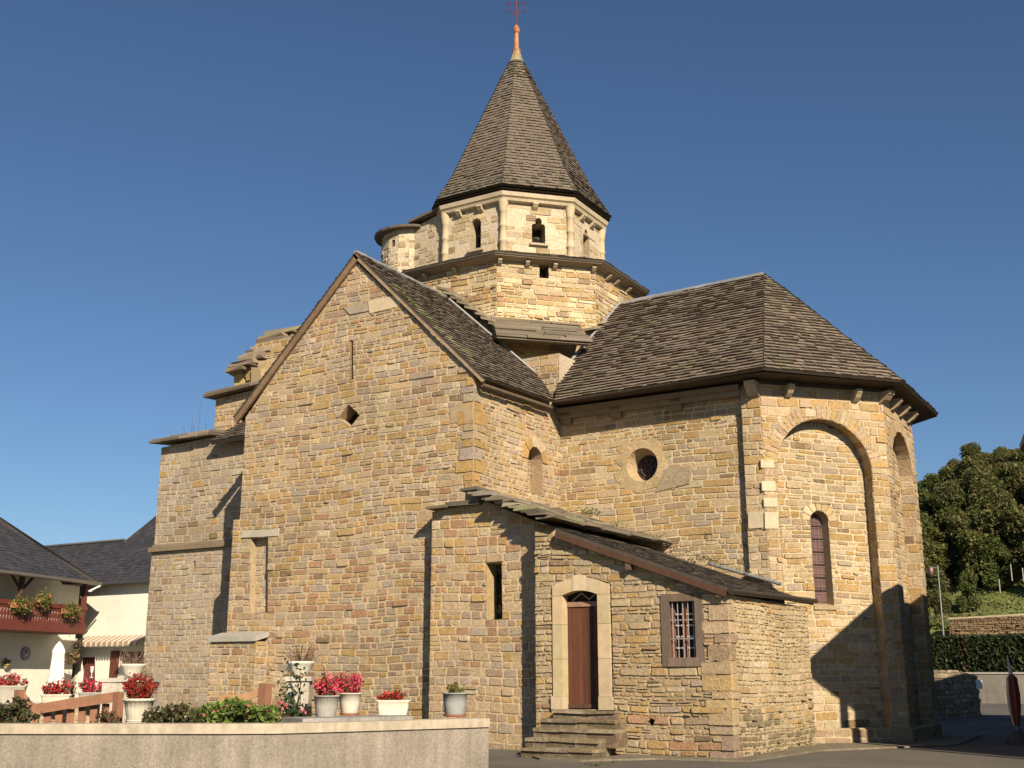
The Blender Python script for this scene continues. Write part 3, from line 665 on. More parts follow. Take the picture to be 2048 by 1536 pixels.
# stair turret beside the lantern
tc = ctr + V((-3.15, -1.5, 0)); rt_ = 1.03
zt0 = on(800, 480, tc, V((FW.x, FW.y, 0)).normalized()).z
mb = MB()
nseg = 14
for k in range(nseg):
    t0, t1 = math.radians(150 + 300 / nseg * k), math.radians(150 + 300 / nseg * (k + 1))
    A, B = tc + V((math.cos(t0), math.sin(t0), 0)) * rt_, tc + V((math.cos(t1), math.sin(t1), 0)) * rt_; f = wallframe(A, B); W = (B - A).length
    hl = []
    if k == 5: u_ = W * .5; hl = [[(u_ - .06, zt0 - .55), (u_ + .06, zt0 - .55), (u_ + .06, zt0 - .33), (u_ - .06, zt0 - .33)]]
    masonry(mb, f, [[(0, ZD - 1), (W, ZD - 1), (W, zt0), (0, zt0)]], hl, (.12, .2), (1, 2.5), .03, .012, lan_c, seed=160 + k, mort=(.53, .43, .3))
    for h_ in hl: reveal(mb, f, h_, .3, DRK, back=(.01, .01, .01))
A, B = tc + V((.62, -.78, 0)), ov(R2, 0, -112.5) + V((-.12, .1, 0)); f = wallframe(A, B); W = (B - A).length
masonry(mb, f, [[(0, ZD - .5), (W, ZD - .5), (W, zt0 + .25), (0, zt0 + .05)]], (), (.12, .22), (1, 2.5), .03, .012, lan_c, seed=180, mort=(.53, .43, .3))
tur = mb.build('stair_turret', 'stone', church)
mb = MB(); mb.lathe([(.0, zt0 - .02), (rt_ + .26, zt0 - .02), (rt_ + .28, zt0 + .05), (rt_ - .1, zt0 + .2), (0, zt0 + .42)], tc, (.15, .12, .09), 20, smooth=False)
prism(mb, f, [(-.1, zt0 + .16), (W + .1, zt0 + .3), (W + .1, zt0 + .37), (-.1, zt0 + .24)], -.6, .22, (.15, .12, .09))
mb.build('turret_roof', 'shingle', tur)

# ---------- west part: tall south wall with string course, slab roofs and stepped west front
YW = 2.2; fW = Frame((0, YW, 0), (1, 0, 0), (0, 0, 1)); fW2 = Frame((0, YW - .12, 0), (1, 0, 0), (0, 0, 1))
def west_col(r, u, v):
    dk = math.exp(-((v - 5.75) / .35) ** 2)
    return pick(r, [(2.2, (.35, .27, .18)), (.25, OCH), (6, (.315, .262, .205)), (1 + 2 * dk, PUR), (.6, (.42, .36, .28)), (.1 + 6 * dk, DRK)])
zstr = fW2.px(380, 1091)[1]; xl1 = fW.px(316, 990)[0]; xl2 = fW2.px(294, 1230)[0]; ztop = fW.px(360, 890)[1]; XW1 = -9.6
mb = MB()
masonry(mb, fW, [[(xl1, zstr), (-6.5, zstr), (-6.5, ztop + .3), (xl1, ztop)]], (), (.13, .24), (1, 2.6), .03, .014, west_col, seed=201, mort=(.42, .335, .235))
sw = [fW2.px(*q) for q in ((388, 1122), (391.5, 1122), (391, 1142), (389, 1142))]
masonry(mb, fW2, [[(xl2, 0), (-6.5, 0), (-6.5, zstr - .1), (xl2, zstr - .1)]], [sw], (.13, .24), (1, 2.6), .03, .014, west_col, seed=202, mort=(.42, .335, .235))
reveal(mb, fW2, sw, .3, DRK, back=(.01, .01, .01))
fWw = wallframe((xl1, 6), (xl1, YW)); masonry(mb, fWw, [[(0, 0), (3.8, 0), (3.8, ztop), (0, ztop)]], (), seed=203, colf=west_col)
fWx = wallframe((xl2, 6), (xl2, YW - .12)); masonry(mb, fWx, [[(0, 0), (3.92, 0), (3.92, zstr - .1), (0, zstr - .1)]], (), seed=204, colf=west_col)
nave = mb.build('nave_wall', 'stone', church)
mb = MB(); prism(mb, Frame((0, YW, 0), (1, 0, 0), (0, 0, 1)), [(xl2 - .05, zstr - .12), (-6.5, zstr - .12), (-6.5, zstr + .02), (xl2 - .05, zstr + .02)], -.2, .24, (.2, .15, .1))
prism(mb, Frame((0, YW, 0), (1, 0, 0), (0, 0, 1)), [(xl2 + .02, zstr + .02), (-6.5, zstr + .02), (-6.5, zstr + .1), (xl2 + .02, zstr + .1)], -.2, .14, (.22, .17, .12))
mb.build('string_course', 'ashlar', nave)
def slabroof(name, P0, P1, depth, th=.12, seed=1, rise=.0, n=4):
    """row of flat stone slabs; P0..P1 front lower edge, reaching back by depth"""
    mb = MB(); r = random.Random(seed); d = P1 - P0; bk = V((0, depth, rise))
    for lay in range(2):
        t = 0
        while t < 1:
            l = r.uniform(.16, .34); e_ = min(1, t + l); off = V((0, r.uniform(-.04, .04) + .1 * lay, th * .55 * lay))
            A, B = P0 + d * t + off, P0 + d * (e_ - .01) + off; up = V((0, 0, th * r.uniform(.4, .6)))
            P = [A, B, B + bk, A + bk]; T = [q + up for q in P]; c = pick(r, LAUZ)
            mb.face(P[::-1], c); mb.face(T, c)
            for i in range(4): mb.face([P[i], P[(i + 1) % 4], T[(i + 1) % 4], T[i]], c)
            t += l
    return mb.build(name, 'shingle', church)
slabroof('slab_roof', onY(297, 887, 1.85), onY(420, 868, 1.85), 2.6, .16, 3, .25)
# aisle roof between the west front and the transept
n0 = onY(420, 883, 1.75); n1 = V((-6.6, 1.75, onY(520, 862, 1.75).z)); ntop = V((n0.x + 0, 4.6, n0.z + 2.3))
f = roofframe(n0, n1, V((n0.x, 4.6, n0.z + 2.0))); nl = f.px(492, 845)
mb = MB(); shingles(mb, f, [[f.q(n0), f.q(n1), f.q(V((n1.x, 4.6, n1.z + 2.0))), f.px(505, 832)]], .17, (.12, .3), .035, None, 210, under=.12)
mb.build('aisle_roof', 'shingle', church)
mb = MB(); r = random.Random(19)
for x_, y0_, y1_ in ((383, 866, 826), (397, 862, 806), (412, 862, 838), (340, 876, 864), (370, 868, 852), (388, 866, 848)):
    A = onY(x_, y0_, 2.3); B = onY(x_ + r.uniform(-3, 5), y1_, 2.3); mb.tube([A - V((0, 0, .1)), (A + B) / 2, B], [.006, .005, .003], (.16, .13, .06), 4)
    for _ in range(5): leafquad(mb, A.lerp(B, r.random()) + V((r.gauss(0, .03), r.gauss(0, .03), 0)), .025, vary((.14, .13, .05), r, .3), r)
tag(mb.build('dry_weeds', 'leaf'), 'thin dry weeds growing on the lowest slab roof of the west front', 'weeds', kind='stuff')
# second step
XF = -13.1; y2 = onX(428, 860, XF).y; z2 = onX(428, 797, XF).z
mb = MB(); f = Frame((0, y2, 0), (1, 0, 0), (0, 0, 1)); masonry(mb, f, [[(XF, ztop - .3), (-8.5, ztop - .3), (-8.5, z2 + .25), (XF, z2)]], (), seed=211, colf=lambda r, u, v: pick(r, [(3, TAN), (2, OCH), (1, PAL), (1, GRY)]))
f = wallframe((XF, y2 + 3), (XF, y2)); masonry(mb, f, [[(0, ztop - .3), (3, ztop - .3), (3, z2), (0, z2)]], (), seed=212)
y3 = onX(487, 765, XF).y; z3 = onX(490, 742, XF).z
f = Frame((0, y3, 0), (1, 0, 0), (0, 0, 1)); masonry(mb, f, [[(XF, z2 - .2), (-10.5, z2 - .2), (-10.5, z3 + .9), (XF + .5, z3 + .9), (XF, z3)]], (), seed=213, colf=lambda r, u, v: pick(r, [(3, OCH), (2, (.42, .31, .16)), (1, TAN)]))
mb.build('west_front', 'stone', church)
slabroof('slab_roof', onX(405, 795, XF - .25) , V((-9.3, onX(405, 795, XF - .25).y, onX(405, 795, XF - .25).z + .25)), 2.0, .16, 5, .1)
mb = MB(); r = random.Random(9); A = onX(466, 742, XF); B = onX(543, 668, XF)
for k in range(13):
    t = k / 12; P = A + (B - A) * t; L_ = (.75 + .8 * t) * r.uniform(.7, 1.1)
    mb.box((P.x - .12 + r.uniform(-.08, .08), P.y - .2 + r.uniform(-.08, .06), P.z - .05), (P.x + L_, P.y + .5, P.z + r.uniform(.02, .07)), pick(r, [(3, (.24, .19, .13)), (2, (.3, .25, .18)), (1, (.16, .13, .09))]), jit=.05, rng=r)
    for j in range(3):
        x_ = P.x + .02 + j * .42 + r.uniform(-.08, .08); mb.box((x_, P.y + .05 + r.uniform(-.06, .1), P.z - .42), (x_ + .38, P.y + .7, P.z - .03), pick(r, [(2, (.38, .27, .14)), (1, TAN), (1, (.28, .2, .11))]), jit=.07, rng=r)
mb.box((A.x - .2, A.y - .05, A.z - .1), (A.x + .45, A.y + .35, A.z + .12), (.25, .21, .15), jit=.05, rng=r); mb.box((A.x + .5, A.y + .1, A.z + .05), (A.x + .8, A.y + .4, A.z + .55), (.32, .25, .16), jit=.05, rng=r)
mb.box((B.x - .2, B.y - .05, B.z - .02), (B.x + 2.2, B.y + .9, B.z + .07), (.13, .1, .08), jit=.03, rng=r)
mb.build('gable_slabs', 'shingle', church)

# ================================================================== chapel block between transept and annex
YB = -.35; fB = Frame((0, YB, 0), (1, 0, 0), (0, 0, 1)); xb0 = fB.px(861, 1230)[0]; zb0 = fB.px(862, 1024)[1]
mb = MB(); P_hi = onY(930, 977, -.6); P_rt = onY(1084, 1038, -.95); P_bk = onY(1332, 1098, 4.2)
sB = [fB.px(*q) for q in ((974, 1240), (1005.5, 1238), (1004, 1124), (973, 1127))]
zr = P_hi.z - .1
zrf = lambda x: P_hi.z - .12 + (P_rt.z - P_hi.z) * (x - P_hi.x) / (P_rt.x - P_hi.x)
masonry(mb, fB, [[(xb0, 0), (0, 0), (0, zb0 + .08), (xb0, zb0)], [(0, 0), (3, 0), (3, zrf(3)), (0, zrf(0))]], [sB], (.12, .235), (1, 2.4), .03, .014, lambda r, u, v: pick(r, [(4, TAN), (3, OCH), (1.2, GRY), (1, PUR), (.8, RED), (.4, PAL)]), seed=221)
reveal(mb, fB, sB, .42, lambda i: vary((.42, .31, .17), cR, .08), back=(.02, .017, .014))
f = wallframe((xb0, 0), (xb0, YB)); masonry(mb, f, [[(0, 0), (.35, 0), (.35, zb0), (0, zb0)]], (), seed=222)
f = wallframe((2.4, YB), (2.4, 4.3)); mb.face([f.p(0, 3, 0), f.p(4.6, 3, 0), f.p(4.6, P_bk.z - .1, 0), f.p(0, zrf(2.4), 0)], TAN)
chap = mb.build('chapel_wall', 'stone', church)
mb = MB(); r = random.Random(12)
A = onY(852, 1018, -.62); B = onY(947, 1001, -.62)
mb.box((A.x, A.y, A.z), (A.x + .55, 0, A.z + .07), pick(r, LAUZ), jit=.012, rng=r); mb.box((A.x + .5, A.y + .06, A.z + .03), (B.x + .1, 0, A.z + .12), pick(r, LAUZ), jit=.012, rng=r)
# stepped slabs of the sloping roof, laid like stairs down to the east
n = 12
for k in range(n):
    t = k / n; X0 = P_hi.x - .1 + (P_rt.x + .1 - P_hi.x) * t; X1 = X0 + (P_rt.x - P_hi.x) / n + .28
    Z = P_hi.z + (P_rt.z - P_hi.z) * t; y0 = -.62 - .33 * t + r.uniform(-.08, .08); y = y0
    while y < 4.2:
        y1 = min(4.24, y + r.uniform(.7, 1.3)); sh = (P_bk.x - P_rt.x) * (y + .95) / 5.1 * t; c = pick(r, LAUZ + [(1.2, (.2, .19, .1))])
        mb.box((X0 + sh, y, Z - .055 - .02 * (y - y0)), (X1 + sh + r.uniform(-.06, .06), y1 - .02, Z + .01 + r.uniform(-.02, .015) - .02 * (y - y0)), c, jit=.022, rng=r); y = y1
    xr_ = X0
mb.face([(0, 0, P_hi.z - .12), (P_rt.x, -.9, P_rt.z - .1), (P_bk.x, 4.25, P_bk.z - .1), (0, 4.25, P_hi.z - .12)], (.18, .15, .1))
mb.build('slab_roof', 'shingle', church)
# moss and weeds on that roof and along the wall
mb = MB(); r = random.Random(14)
def tuft(mb, P, n, s, cols, r, spread=.12, up=.15):
    for _ in range(n): leafquad(mb, P + V((r.gauss(0, spread), r.gauss(0, spread), abs(r.gauss(0, up)))), s * r.uniform(.6, 1.3), vary(r.choice(cols), r, .25), r)
GRN = [(.10, .13, .035), (.14, .17, .05), (.07, .09, .03)]
for k in range(46):
    t = r.random(); X = .3 + 5.0 * t; Z = P_hi.z - .02 - .36 * X * .97
    tuft(mb, V((X, 4.1 - abs(r.gauss(0, .25)), max(Z, 3.75) + .03)), 9, .04, [(.16, .13, .07), (.12, .11, .05), (.1, .11, .04)], r, .1, .03 + .06 * (r.random() < .12))
tuft(mb, onY(1180, 1030, 3.7), 80, .05, GRN[:2], r, .12, .08); tuft(mb, onY(1235, 1052, 3.7), 35, .045, GRN[:2], r, .13, .06); tuft(mb, onY(1318, 1075, 3.8), 25, .04, GRN[:2], r, .12, .05)
tag(mb.build('roof_weeds', 'leaf'), 'green weeds and moss growing on the stone slab roof below the round window', 'weeds', kind='stuff')

# ================================================================== sacristy annex
YA = -.85; fA = Frame((0, YA, 0), (1, 0, 0), (0, 0, 1)); xa0 = fA.px(1071, 1200)[0]; xa1 = fA.px(1461, 1330)[0]
vTL = onY(1113, 1057, -1.05); vLO = onY(1455, 1174, -1.05); bTip = onX(1628, 1197, vLO.x); 
zl = fA.px(1071, 1063)[1]; zrA = fA.px(1456, 1185)[1]; slope = (vLO.z - vTL.z) / (vLO.x - vTL.x)
ztopA = lambda x: min(zl + .05, vTL.z - .16 + slope * (x - vTL.x))
def sac_col(r, u, v): return pick(r, [(3.5, (.42, .32, .18)), (3, OCH), (2, TAN), (.9, GRY), (.5, PUR), (.35, RED), (1, PAL), (.3, DRK)])
door = [fA.px(*q) for q in ((1105, 1420), (1228, 1418), (1222, 1166), (1165, 1150), (1108, 1171))]
wind = [fA.px(*q) for q in ((1326, 1334), (1411, 1332), (1405, 1186), (1322, 1189))]
hol = [fA.px(*q) for q in ((1296, 1444), (1303, 1436), (1310, 1440), (1307, 1450), (1299, 1451))]
mb = MB(); xs = [xa0, vTL.x + .1, xa1]
pol = [[(xa0, 0), (vTL.x + .1, 0), (vTL.x + .1, ztopA(vTL.x + .1)), (xa0, zl)], [(vTL.x + .1, 0), (xa1, 0), (xa1, ztopA(xa1)), (vTL.x + .1, ztopA(vTL.x + .1))]]
masonry(mb, fA, pol, [door, wind, hol], (.06, .17), (1.1, 3.8), .03, .024, sac_col, seed=231, jit=.014, wave=.025, mort=(.33, .25, .15))
reveal(mb, fA, hol, .25, DRK, back=(.01, .01, .01))
fAe = wallframe((xa1, YA), (xa1, 4.3))
masonry(mb, fAe, [[(0, 0), (5.1, 0), (5.1, ztopA(xa1)), (0, ztopA(xa1))]], (), (.06, .15), (1.1, 3.4), .03, .022, lambda r, u, v: vary((.16, .13, .075), r, .2) if v < .75 + .25 * math.sin(u * 1.3) and r.random() < .75 else pick(r, [(4, (.46, .36, .22)), (2, PAL), (2, TAN), (1, OCH), (.4, RED)]), seed=232, jit=.014, wave=.02, mort=(.42, .33, .2))
fAw = wallframe((xa0, YB), (xa0, YA)); masonry(mb, fAw, [[(0, 0), (.5, 0), (.5, zl), (0, zl)]], (), seed=233, colf=sac_col)
sacw = mb.build('wall', 'stone', sacristy)
mb = MB(); rq = random.Random(14); z = GZ
while z < zrA - .2:
    hq = rq.uniform(.13, .34); a, b = rq.uniform(.2, .62), rq.uniform(.15, .5); c = pick(rq, [(2, (.4, .28, .14)), (4, TAN), (1, PAL), (2, GRY), (1, PUR)])
    stoneblock(mb, fA, [(xa1 - a, z + .012), (xa1 + .02, z + .012), (xa1 + .02, z + hq - .012), (xa1 - a, z + hq - .012)], c, .014, .02, rq, .01)
    stoneblock(mb, fAe, [(.0, z + .012), (b, z + .012), (b, z + hq - .012), (0, z + hq - .012)], c, .014, .02, rq, .01); z += hq
mb.build('quoins', 'stone', sacristy)
# dressed door surround: jambs, bases, arch stones
ASH = (.48, .37, .23)
mb = MB(); oL, oR = fA.px(1128, 1400)[0], fA.px(1200, 1400)[0]; zsil = fA.px(1165, 1419)[1]; zspr = fA.px(1165, 1190)[1]; zcr = fA.px(1165, 1181)[1]
uL, uR = fA.px(1106, 1400)[0], fA.px(1226, 1400)[0]; zb_ = fA.px(1110, 1392)[1]; zt_ = fA.px(1110, 1172)[1]; ztk = fA.px(1165, 1151)[1]; mid = (oL + oR) / 2
for s, (x0, x1) in ((0, (uL + .03, oL)), (1, (oR, uR - .02))):
    z = zb_
    for k, z1 in enumerate((zb_ + .75, zb_ + 1.45, zspr)):
        block(mb, fA, x0, x1, z, z1 - .006, -.21, .05, vary(ASH, cR, .04)); z = z1
    block(mb, fA, x0 - (.04 if s == 0 else .0), x1 + (.04 if s == 1 else 0), zsil, zb_ - .004, -.21, .075, vary(ASH, cR, .04))
hw = (oR - oL) / 2
def seg(x): return zspr + (zcr - zspr) * (1 - ((x - mid) / hw) ** 2)
for x0, x1, c in ((oL - (oL - uL) + .03, mid - .16, ASH), (mid - .155, mid + .155, (.51, .4, .25)), (mid + .16, uR - .02, ASH)):
    xs = [x0 + (x1 - x0) * k / 6 for k in range(7)]
    low = [(x, seg(x) if oL <= x <= oR else zspr) for x in xs]; key = x0 == mid - .155
    tl = lambda x: zt_ + (ztk - zt_) * max(0, 1 - abs(x - mid) / (hw + .2)) ** .7
    up_ = [(x, tl(x) + (.03 if key else 0)) for x in reversed(xs)]
    for k in range(6):
        q = [low[k], low[k + 1], up_[5 - k], up_[6 - k]]; prism(mb, fA, q, -.21, .065 if key else .05, vary(c, cR, .03))
sd = mb.build('door_surround', 'ashlar', sacristy)
mb = MB(); dL, dR = oL, oR; zdt = fA.px(1165, 1212)[1]; n = 7; r = random.Random(5)
for k in range(n):
    x0, x1 = dL + (dR - dL) * k / n, dL + (dR - dL) * (k + 1) / n; c = vary((.098, .037, .019), r, .3)
    mb.box((x0 + .003, zsil + .02, -.26), (x1 - .003, zdt, -.2 + r.uniform(0, .008)), c, fA)
mb.box((dL, zsil + .02, -.2), (dR, zsil + .1, -.175), (.1, .05, .03), fA)
dr = mb.build('door', 'wood', sacristy)
mb = MB(); P = fA.p(dR - .1, zsil + 1.0, -.19); mb.lathe([(.0, 0), (.03, .01), (.03, .05), (.012, .06)], P, (.08, .07, .06), 10); mb.tube([P + V((0, -.03, .03)), P + V((-.12, -.05, .03))], .012, (.08, .07, .06), 6); mb.build('handle', 'metal', dr)
mb = MB(); mb.box((dL, zdt, -.26), (dR, zdt + .1, -.165), (.3, .17, .11), fA)
mb.box((dL, zdt + .1, -.3), (dR, zcr, -.28), (.03, .02, .016), fA)
for (x0, z0), (x1, z1) in (((.12, .03), (.38, .19)), ((.38, .19), (.6, .05)), ((.6, .05), (.86, .2))):
    w_ = dR - dL; mb.tube([fA.p(dL + w_ * x0, zdt + .1 + z0, -.25), fA.p(dL + w_ * x1, zdt + .1 + z1, -.25)], .02, (.42, .3, .22), 6)
mb.build('transom', 'timber', sacristy)
# barred window
mb = MB(); u0, u1 = fA.px(1324, 1260)[0], fA.px(1408, 1260)[0]; v0, v1 = fA.px(1366, 1333)[1], fA.px(1364, 1187)[1]; fb_ = .2; c = (.14, .1, .066)
reveal(mb, fA, wind, .3, (.36, .27, .16))
i0, i1, j0, j1 = u0 + .17, u1 - .17, v0 + .17, v1 - .15
block(mb, fA, u0, i0, v0, v1, -.12, .035, vary(c, r)); block(mb, fA, i1, u1, v0, v1, -.12, .035, vary(c, r)); block(mb, fA, i0, i1, v1 - .15, v1, -.12, .03, vary(c, r)); block(mb, fA, i0 - .05, i1 + .05, v0, v0 + .17, -.12, .045, vary((.155, .112, .075), r))
for x0, x1 in ((i0, i0 + .06), ((i0 + i1) / 2 - .045, (i0 + i1) / 2 + .045), (i1 - .06, i1)): block(mb, fA, x0, x1, j0, j1, -.16, -.1, (.26, .12, .075))
wo = mb.build('barred_window', 'wood', sacristy)
mb = MB()
for k in range(1, 5): zz = j0 + (j1 - j0) * k / 5.0 - .03; mb.box((i0, zz - .016, -.15), (i1, zz + .016, -.105), (.5, .42, .38), fA)
mb.build('glazing_bars', 'paint', wo)
mb = MB(); mb.face([fA.p(i0, j0, -.17), fA.p(i1, j0, -.17), fA.p(i1, j1, -.17), fA.p(i0, j1, -.17)], (.012, .012, .014)); mb.build('glass', 'glass', wo)
mb = MB()
for k in range(5): xx = i0 + (i1 - i0) * (k + .5) / 5; mb.tube([fA.p(xx, j0 - .05, -.03), fA.p(xx, j1, -.03)], .011, (.34, .31, .3), 6)
for k in (1, 2): zz = j0 + (j1 - j0) * k / 3; mb.box((i0 - .02, zz - .012, -.035), (i1 + .02, zz + .012, -.022), (.4, .34, .32), fA)
mb.build('iron_bars', 'metal', wo)
# roof: dark slates on a boarded verge
bk0 = V((vTL.x, 4.2, vTL.z)); fR = Frame(vTL, (0, 1, 0), V((-1, 0, -slope))); fR = Frame(V((vLO.x, vLO.y, vLO.z)), (0, 1, 0), vTL - vLO)
Lr = (vTL - vLO).length; mb = MB(); tipu = bTip.y - vLO.y
spk = lambda r, u, v: pick(r, [(3, (.065, .055, .047)), (2, (.085, .07, .06)), (1, (.05, .042, .038))])
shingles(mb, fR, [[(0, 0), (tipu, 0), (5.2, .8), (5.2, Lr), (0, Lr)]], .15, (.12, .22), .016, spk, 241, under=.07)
rl_ = random.Random(71)
for _ in range(260):      # pale lichen spots
    u_, v_ = rl_.uniform(.02, 3.0) ** 1.0, rl_.uniform(.1, Lr - .05); s_ = rl_.uniform(.006, .02)
    mb.face([fR.p(u_ + s_ * math.cos(t_ * 1.05) * rl_.uniform(.7, 1.2), v_ + s_ * math.sin(t_ * 1.05) * rl_.uniform(.7, 1.2), .026) for t_ in range(6)], vary((.42, .4, .34), rl_))
roofA = mb.build('roof', 'slate', sacristy)
mb = MB(); d = (vTL - vLO).normalized(); nr = fR.N
A, B = vLO - nr * .07, vTL - nr * .07; dn = -nr * .12; bk = V((0, .05, 0)); P = [A, B, B + dn, A + dn]
mb.face(P, (.08, .038, .023)); mb.face([q + bk for q in P][::-1], (.075, .036, .022))
for i in range(4): mb.face([P[i], P[(i + 1) % 4], P[(i + 1) % 4] + bk, P[i] + bk], (.075, .036, .022))
mb.build('barge_board', 'wood', roofA)
for x, y in ((1122, 1072), (1258, 1132), (1440, 1186)):
    P = onY(x, y, YA - .12); mb = MB(); mb.box((P.x - .06, YA - .18, P.z - .08), (P.x + .06, YA + .1, P.z + .1), (.12, .075, .05)); mb.build('purlin_end', 'timber', roofA)
mb = MB(); A, B = vLO + V((.05, .02, -.08)), bTip + V((.05, 0, -.06)); mb.tube([A, B], .055, (.07, .055, .045), 8); mb.build('gutter', 'metal', roofA)
mb = MB(); q0 = onY(1420, 1128, 4.0); q1 = onY(1562, 1168, 4.0); mb.tube([q0, q1], .05, (.34, .33, .31), 6); mb.build('flashing', 'metal', roofA)

# ---------- stone steps to the door
steps = MB(); r = random.Random(3); zt = zsil - .01; XLs = (1104, 1080, 1066, 1050, 1040); XRs = (1229, 1230, 1230, 1196, 1185)
for k in range(5):
    yf = YA - .28 - .3 * k; ztp = zt - .168 * k; zb = max(GZ - .05, ztp - .168) if k < 4 else GZ - .05
    x0, x1 = onY(XLs[k], 1440, yf).x, onY(XRs[k], 1440, yf).x; n = 2 + (k > 1)
    for j in range(n):
        a, b = x0 + (x1 - x0) * j / n, x0 + (x1 - x0) * (j + 1) / n
        back = YA - .02 if k == 0 else YA - .25 - .3 * (k - 1) + .2; lo = zb - (.17 if k < 4 else 0)
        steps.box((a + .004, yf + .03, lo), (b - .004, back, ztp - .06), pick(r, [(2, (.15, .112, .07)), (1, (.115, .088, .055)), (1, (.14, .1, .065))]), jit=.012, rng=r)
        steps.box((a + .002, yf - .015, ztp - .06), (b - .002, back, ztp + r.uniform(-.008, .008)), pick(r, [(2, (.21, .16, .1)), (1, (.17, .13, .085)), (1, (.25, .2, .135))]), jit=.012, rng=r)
tag(steps.build('stone_steps', 'stone'), 'worn brown stone steps leading up to the annex door', 'steps')

# ================================================================== ground and street
mb = MB()
def sheet(z, pts, c): mb.face([(x, y, z) for x, y in pts], c)
mb = MB(); rg = random.Random(8); n = 40
mb.face([(-400, -60, GZ), (400, -60, GZ), (400, 600, GZ), (-400, 600, GZ)], (.12, .105, .085))
tag(mb.build('street', 'asphalt'), kind='structure')
mb = MB()      # worn edge strip along the foot of the annex and the apse
pts = [(2.0, -1.35), (3.3, -2.7), (4.2, -2.75), (5.2, -1.5), (6.9, -1.25), (7.1, 2.5), (9.2, 6.1), (8.9, 11), (7.5, 11), (7.8, 6.5), (5.6, 4), (6.2, -.5), (2.0, -.5)]
prism(mb, Frame((0, 0, 0), (1, 0, 0), (0, 1, 0)), pts, GZ - .05, GZ + .035, (.2, .165, .115))
tag(mb.build('pavement', 'concrete'), kind='structure')
mb = MB()
prism(mb, Frame((0, 0, 0), (1, 0, 0), (0, 1, 0)), [(-60, -40), (-3, -14), (3.2, -8.2), (3.9, -6.2), (.3, -.2), (-7, 2.0), (-13, 2.0), (-24, 12), (-60, 12)], 0, .45, (.2, .17, .12))
tag(mb.build('terrace', 'earth'), kind='structure')
# grass at the street edge
mb = MB(); r = random.Random(21)
for P, n_ in ((onZ(1195, 1532, GZ), 45), (onZ(1222, 1526, GZ), 30), (onZ(1470, 1515, GZ), 30), (onZ(1600, 1492, GZ), 25)): tuft(mb, P, n_, .03, [(.09, .1, .04), (.12, .12, .05)], r, .1, .03)
tag(mb.build('grass', 'leaf'), 'small grass tufts at the foot of the stone steps and annex wall', 'grass', kind='stuff')

# ================================================================== curved retaining wall with coping
ZC = .98
pl_ = [(-250, 1448.5), (-60, 1448), (60, 1448), (200, 1448), (330, 1448), (450, 1448), (550, 1447.6), (625, 1446), (700, 1444), (775, 1442), (850, 1440), (915, 1438.3), (980, 1436.5)]
fl = [onZ(x, y, ZC) for x, y in pl_]
def offs(pts, o):
    out = []
    for i, p in enumerate(pts):
        d = (pts[min(i + 1, len(pts) - 1)] - pts[max(i - 1, 0)]); d.z = 0; d.normalize(); out.append(p + V((-d.y, d.x, 0)) * o)
    return out
def ribbon(mb, front, back, z0, z1, c):
    for i in range(len(front) - 1):
        a, b, e_, f_ = front[i], front[i + 1], back[i + 1], back[i]; g = lambda p, z: V((p.x, p.y, z))
        mb.face([g(a, z0), g(b, z0), g(b, z1), g(a, z1)], c); mb.face([g(e_, z0), g(f_, z0), g(f_, z1), g(e_, z1)], c); mb.face([g(a, z1), g(b, z1), g(e_, z1), g(f_, z1)], c); mb.face([g(a, z0), g(f_, z0), g(e_, z0), g(b, z0)], c)
    for i in (0, len(front) - 1):
        a, b = front[i], back[i]; mb.face([V((a.x, a.y, z0)), V((b.x, b.y, z0)), V((b.x, b.y, z1)), V((a.x, a.y, z1))], c)
rw = empty('retaining_wall', 'curved grey rendered retaining wall with a pale coping, carrying the flower pots', 'wall')
mb = MB(); ribbon(mb, offs(fl, .035), offs(fl, .34), -.2, ZC - .135, (.29, .245, .195)); mb.build('wall', 'concrete', rw)
mb = MB(); ribbon(mb, fl, offs(fl, .38), ZC - .135, ZC, (.41, .34, .25)); mb.build('coping', 'coping', rw)
i0_ = 7; mb = MB(); ribbon(mb, offs(fl, .36)[7:11], offs(fl, 1.15)[7:11], .4, ZC + .05, (.3, .28, .25)); mb.build('ledge', 'concrete', rw)

# ================================================================== flower pots
RD = [(.45, .025, .02), (.55, .04, .03), (.35, .015, .018), (.5, .05, .03)]
PK = [(.62, .045, .09), (.7, .08, .14), (.5, .03, .06), (.66, .12, .16)]
GR2 = [(.09, .12, .035), (.06, .085, .025), (.13, .14, .04)]
def bloom(mb, P, rx, ry, hgt, n, cols, r, leaf=.3, size=.034):
    """upright stems carrying small petals, with leaves low down"""
    ns = max(10, n // 22)
    for s in range(ns):
        t, q = r.uniform(0, 6.28), math.sqrt(r.random()); bx, by = q * math.cos(t), q * math.sin(t); h = hgt * (1 - .45 * q * q) * r.uniform(.6, 1.08)
        base = P + V((bx * rx * .55, by * ry * .55, 0)); top = P + V((bx * rx, by * ry, h)); mb.tube([base, (base + top) / 2 + V((0, 0, .02)), top], .004, (.16, .13, .05), 4)
        for k in range(n // ns):
            f = r.random() ** .7; Q = base.lerp(top, f) + V((r.gauss(0, .022), r.gauss(0, .022), r.gauss(0, .015)))
            if r.random() < leaf * (1.2 - f): leafquad(mb, Q, size * 1.3, vary(r.choice(GR2), r, .3), r)
            else: leafquad(mb, Q, size * r.uniform(.7, 1.3), vary(r.choice(cols), r, .3), r)
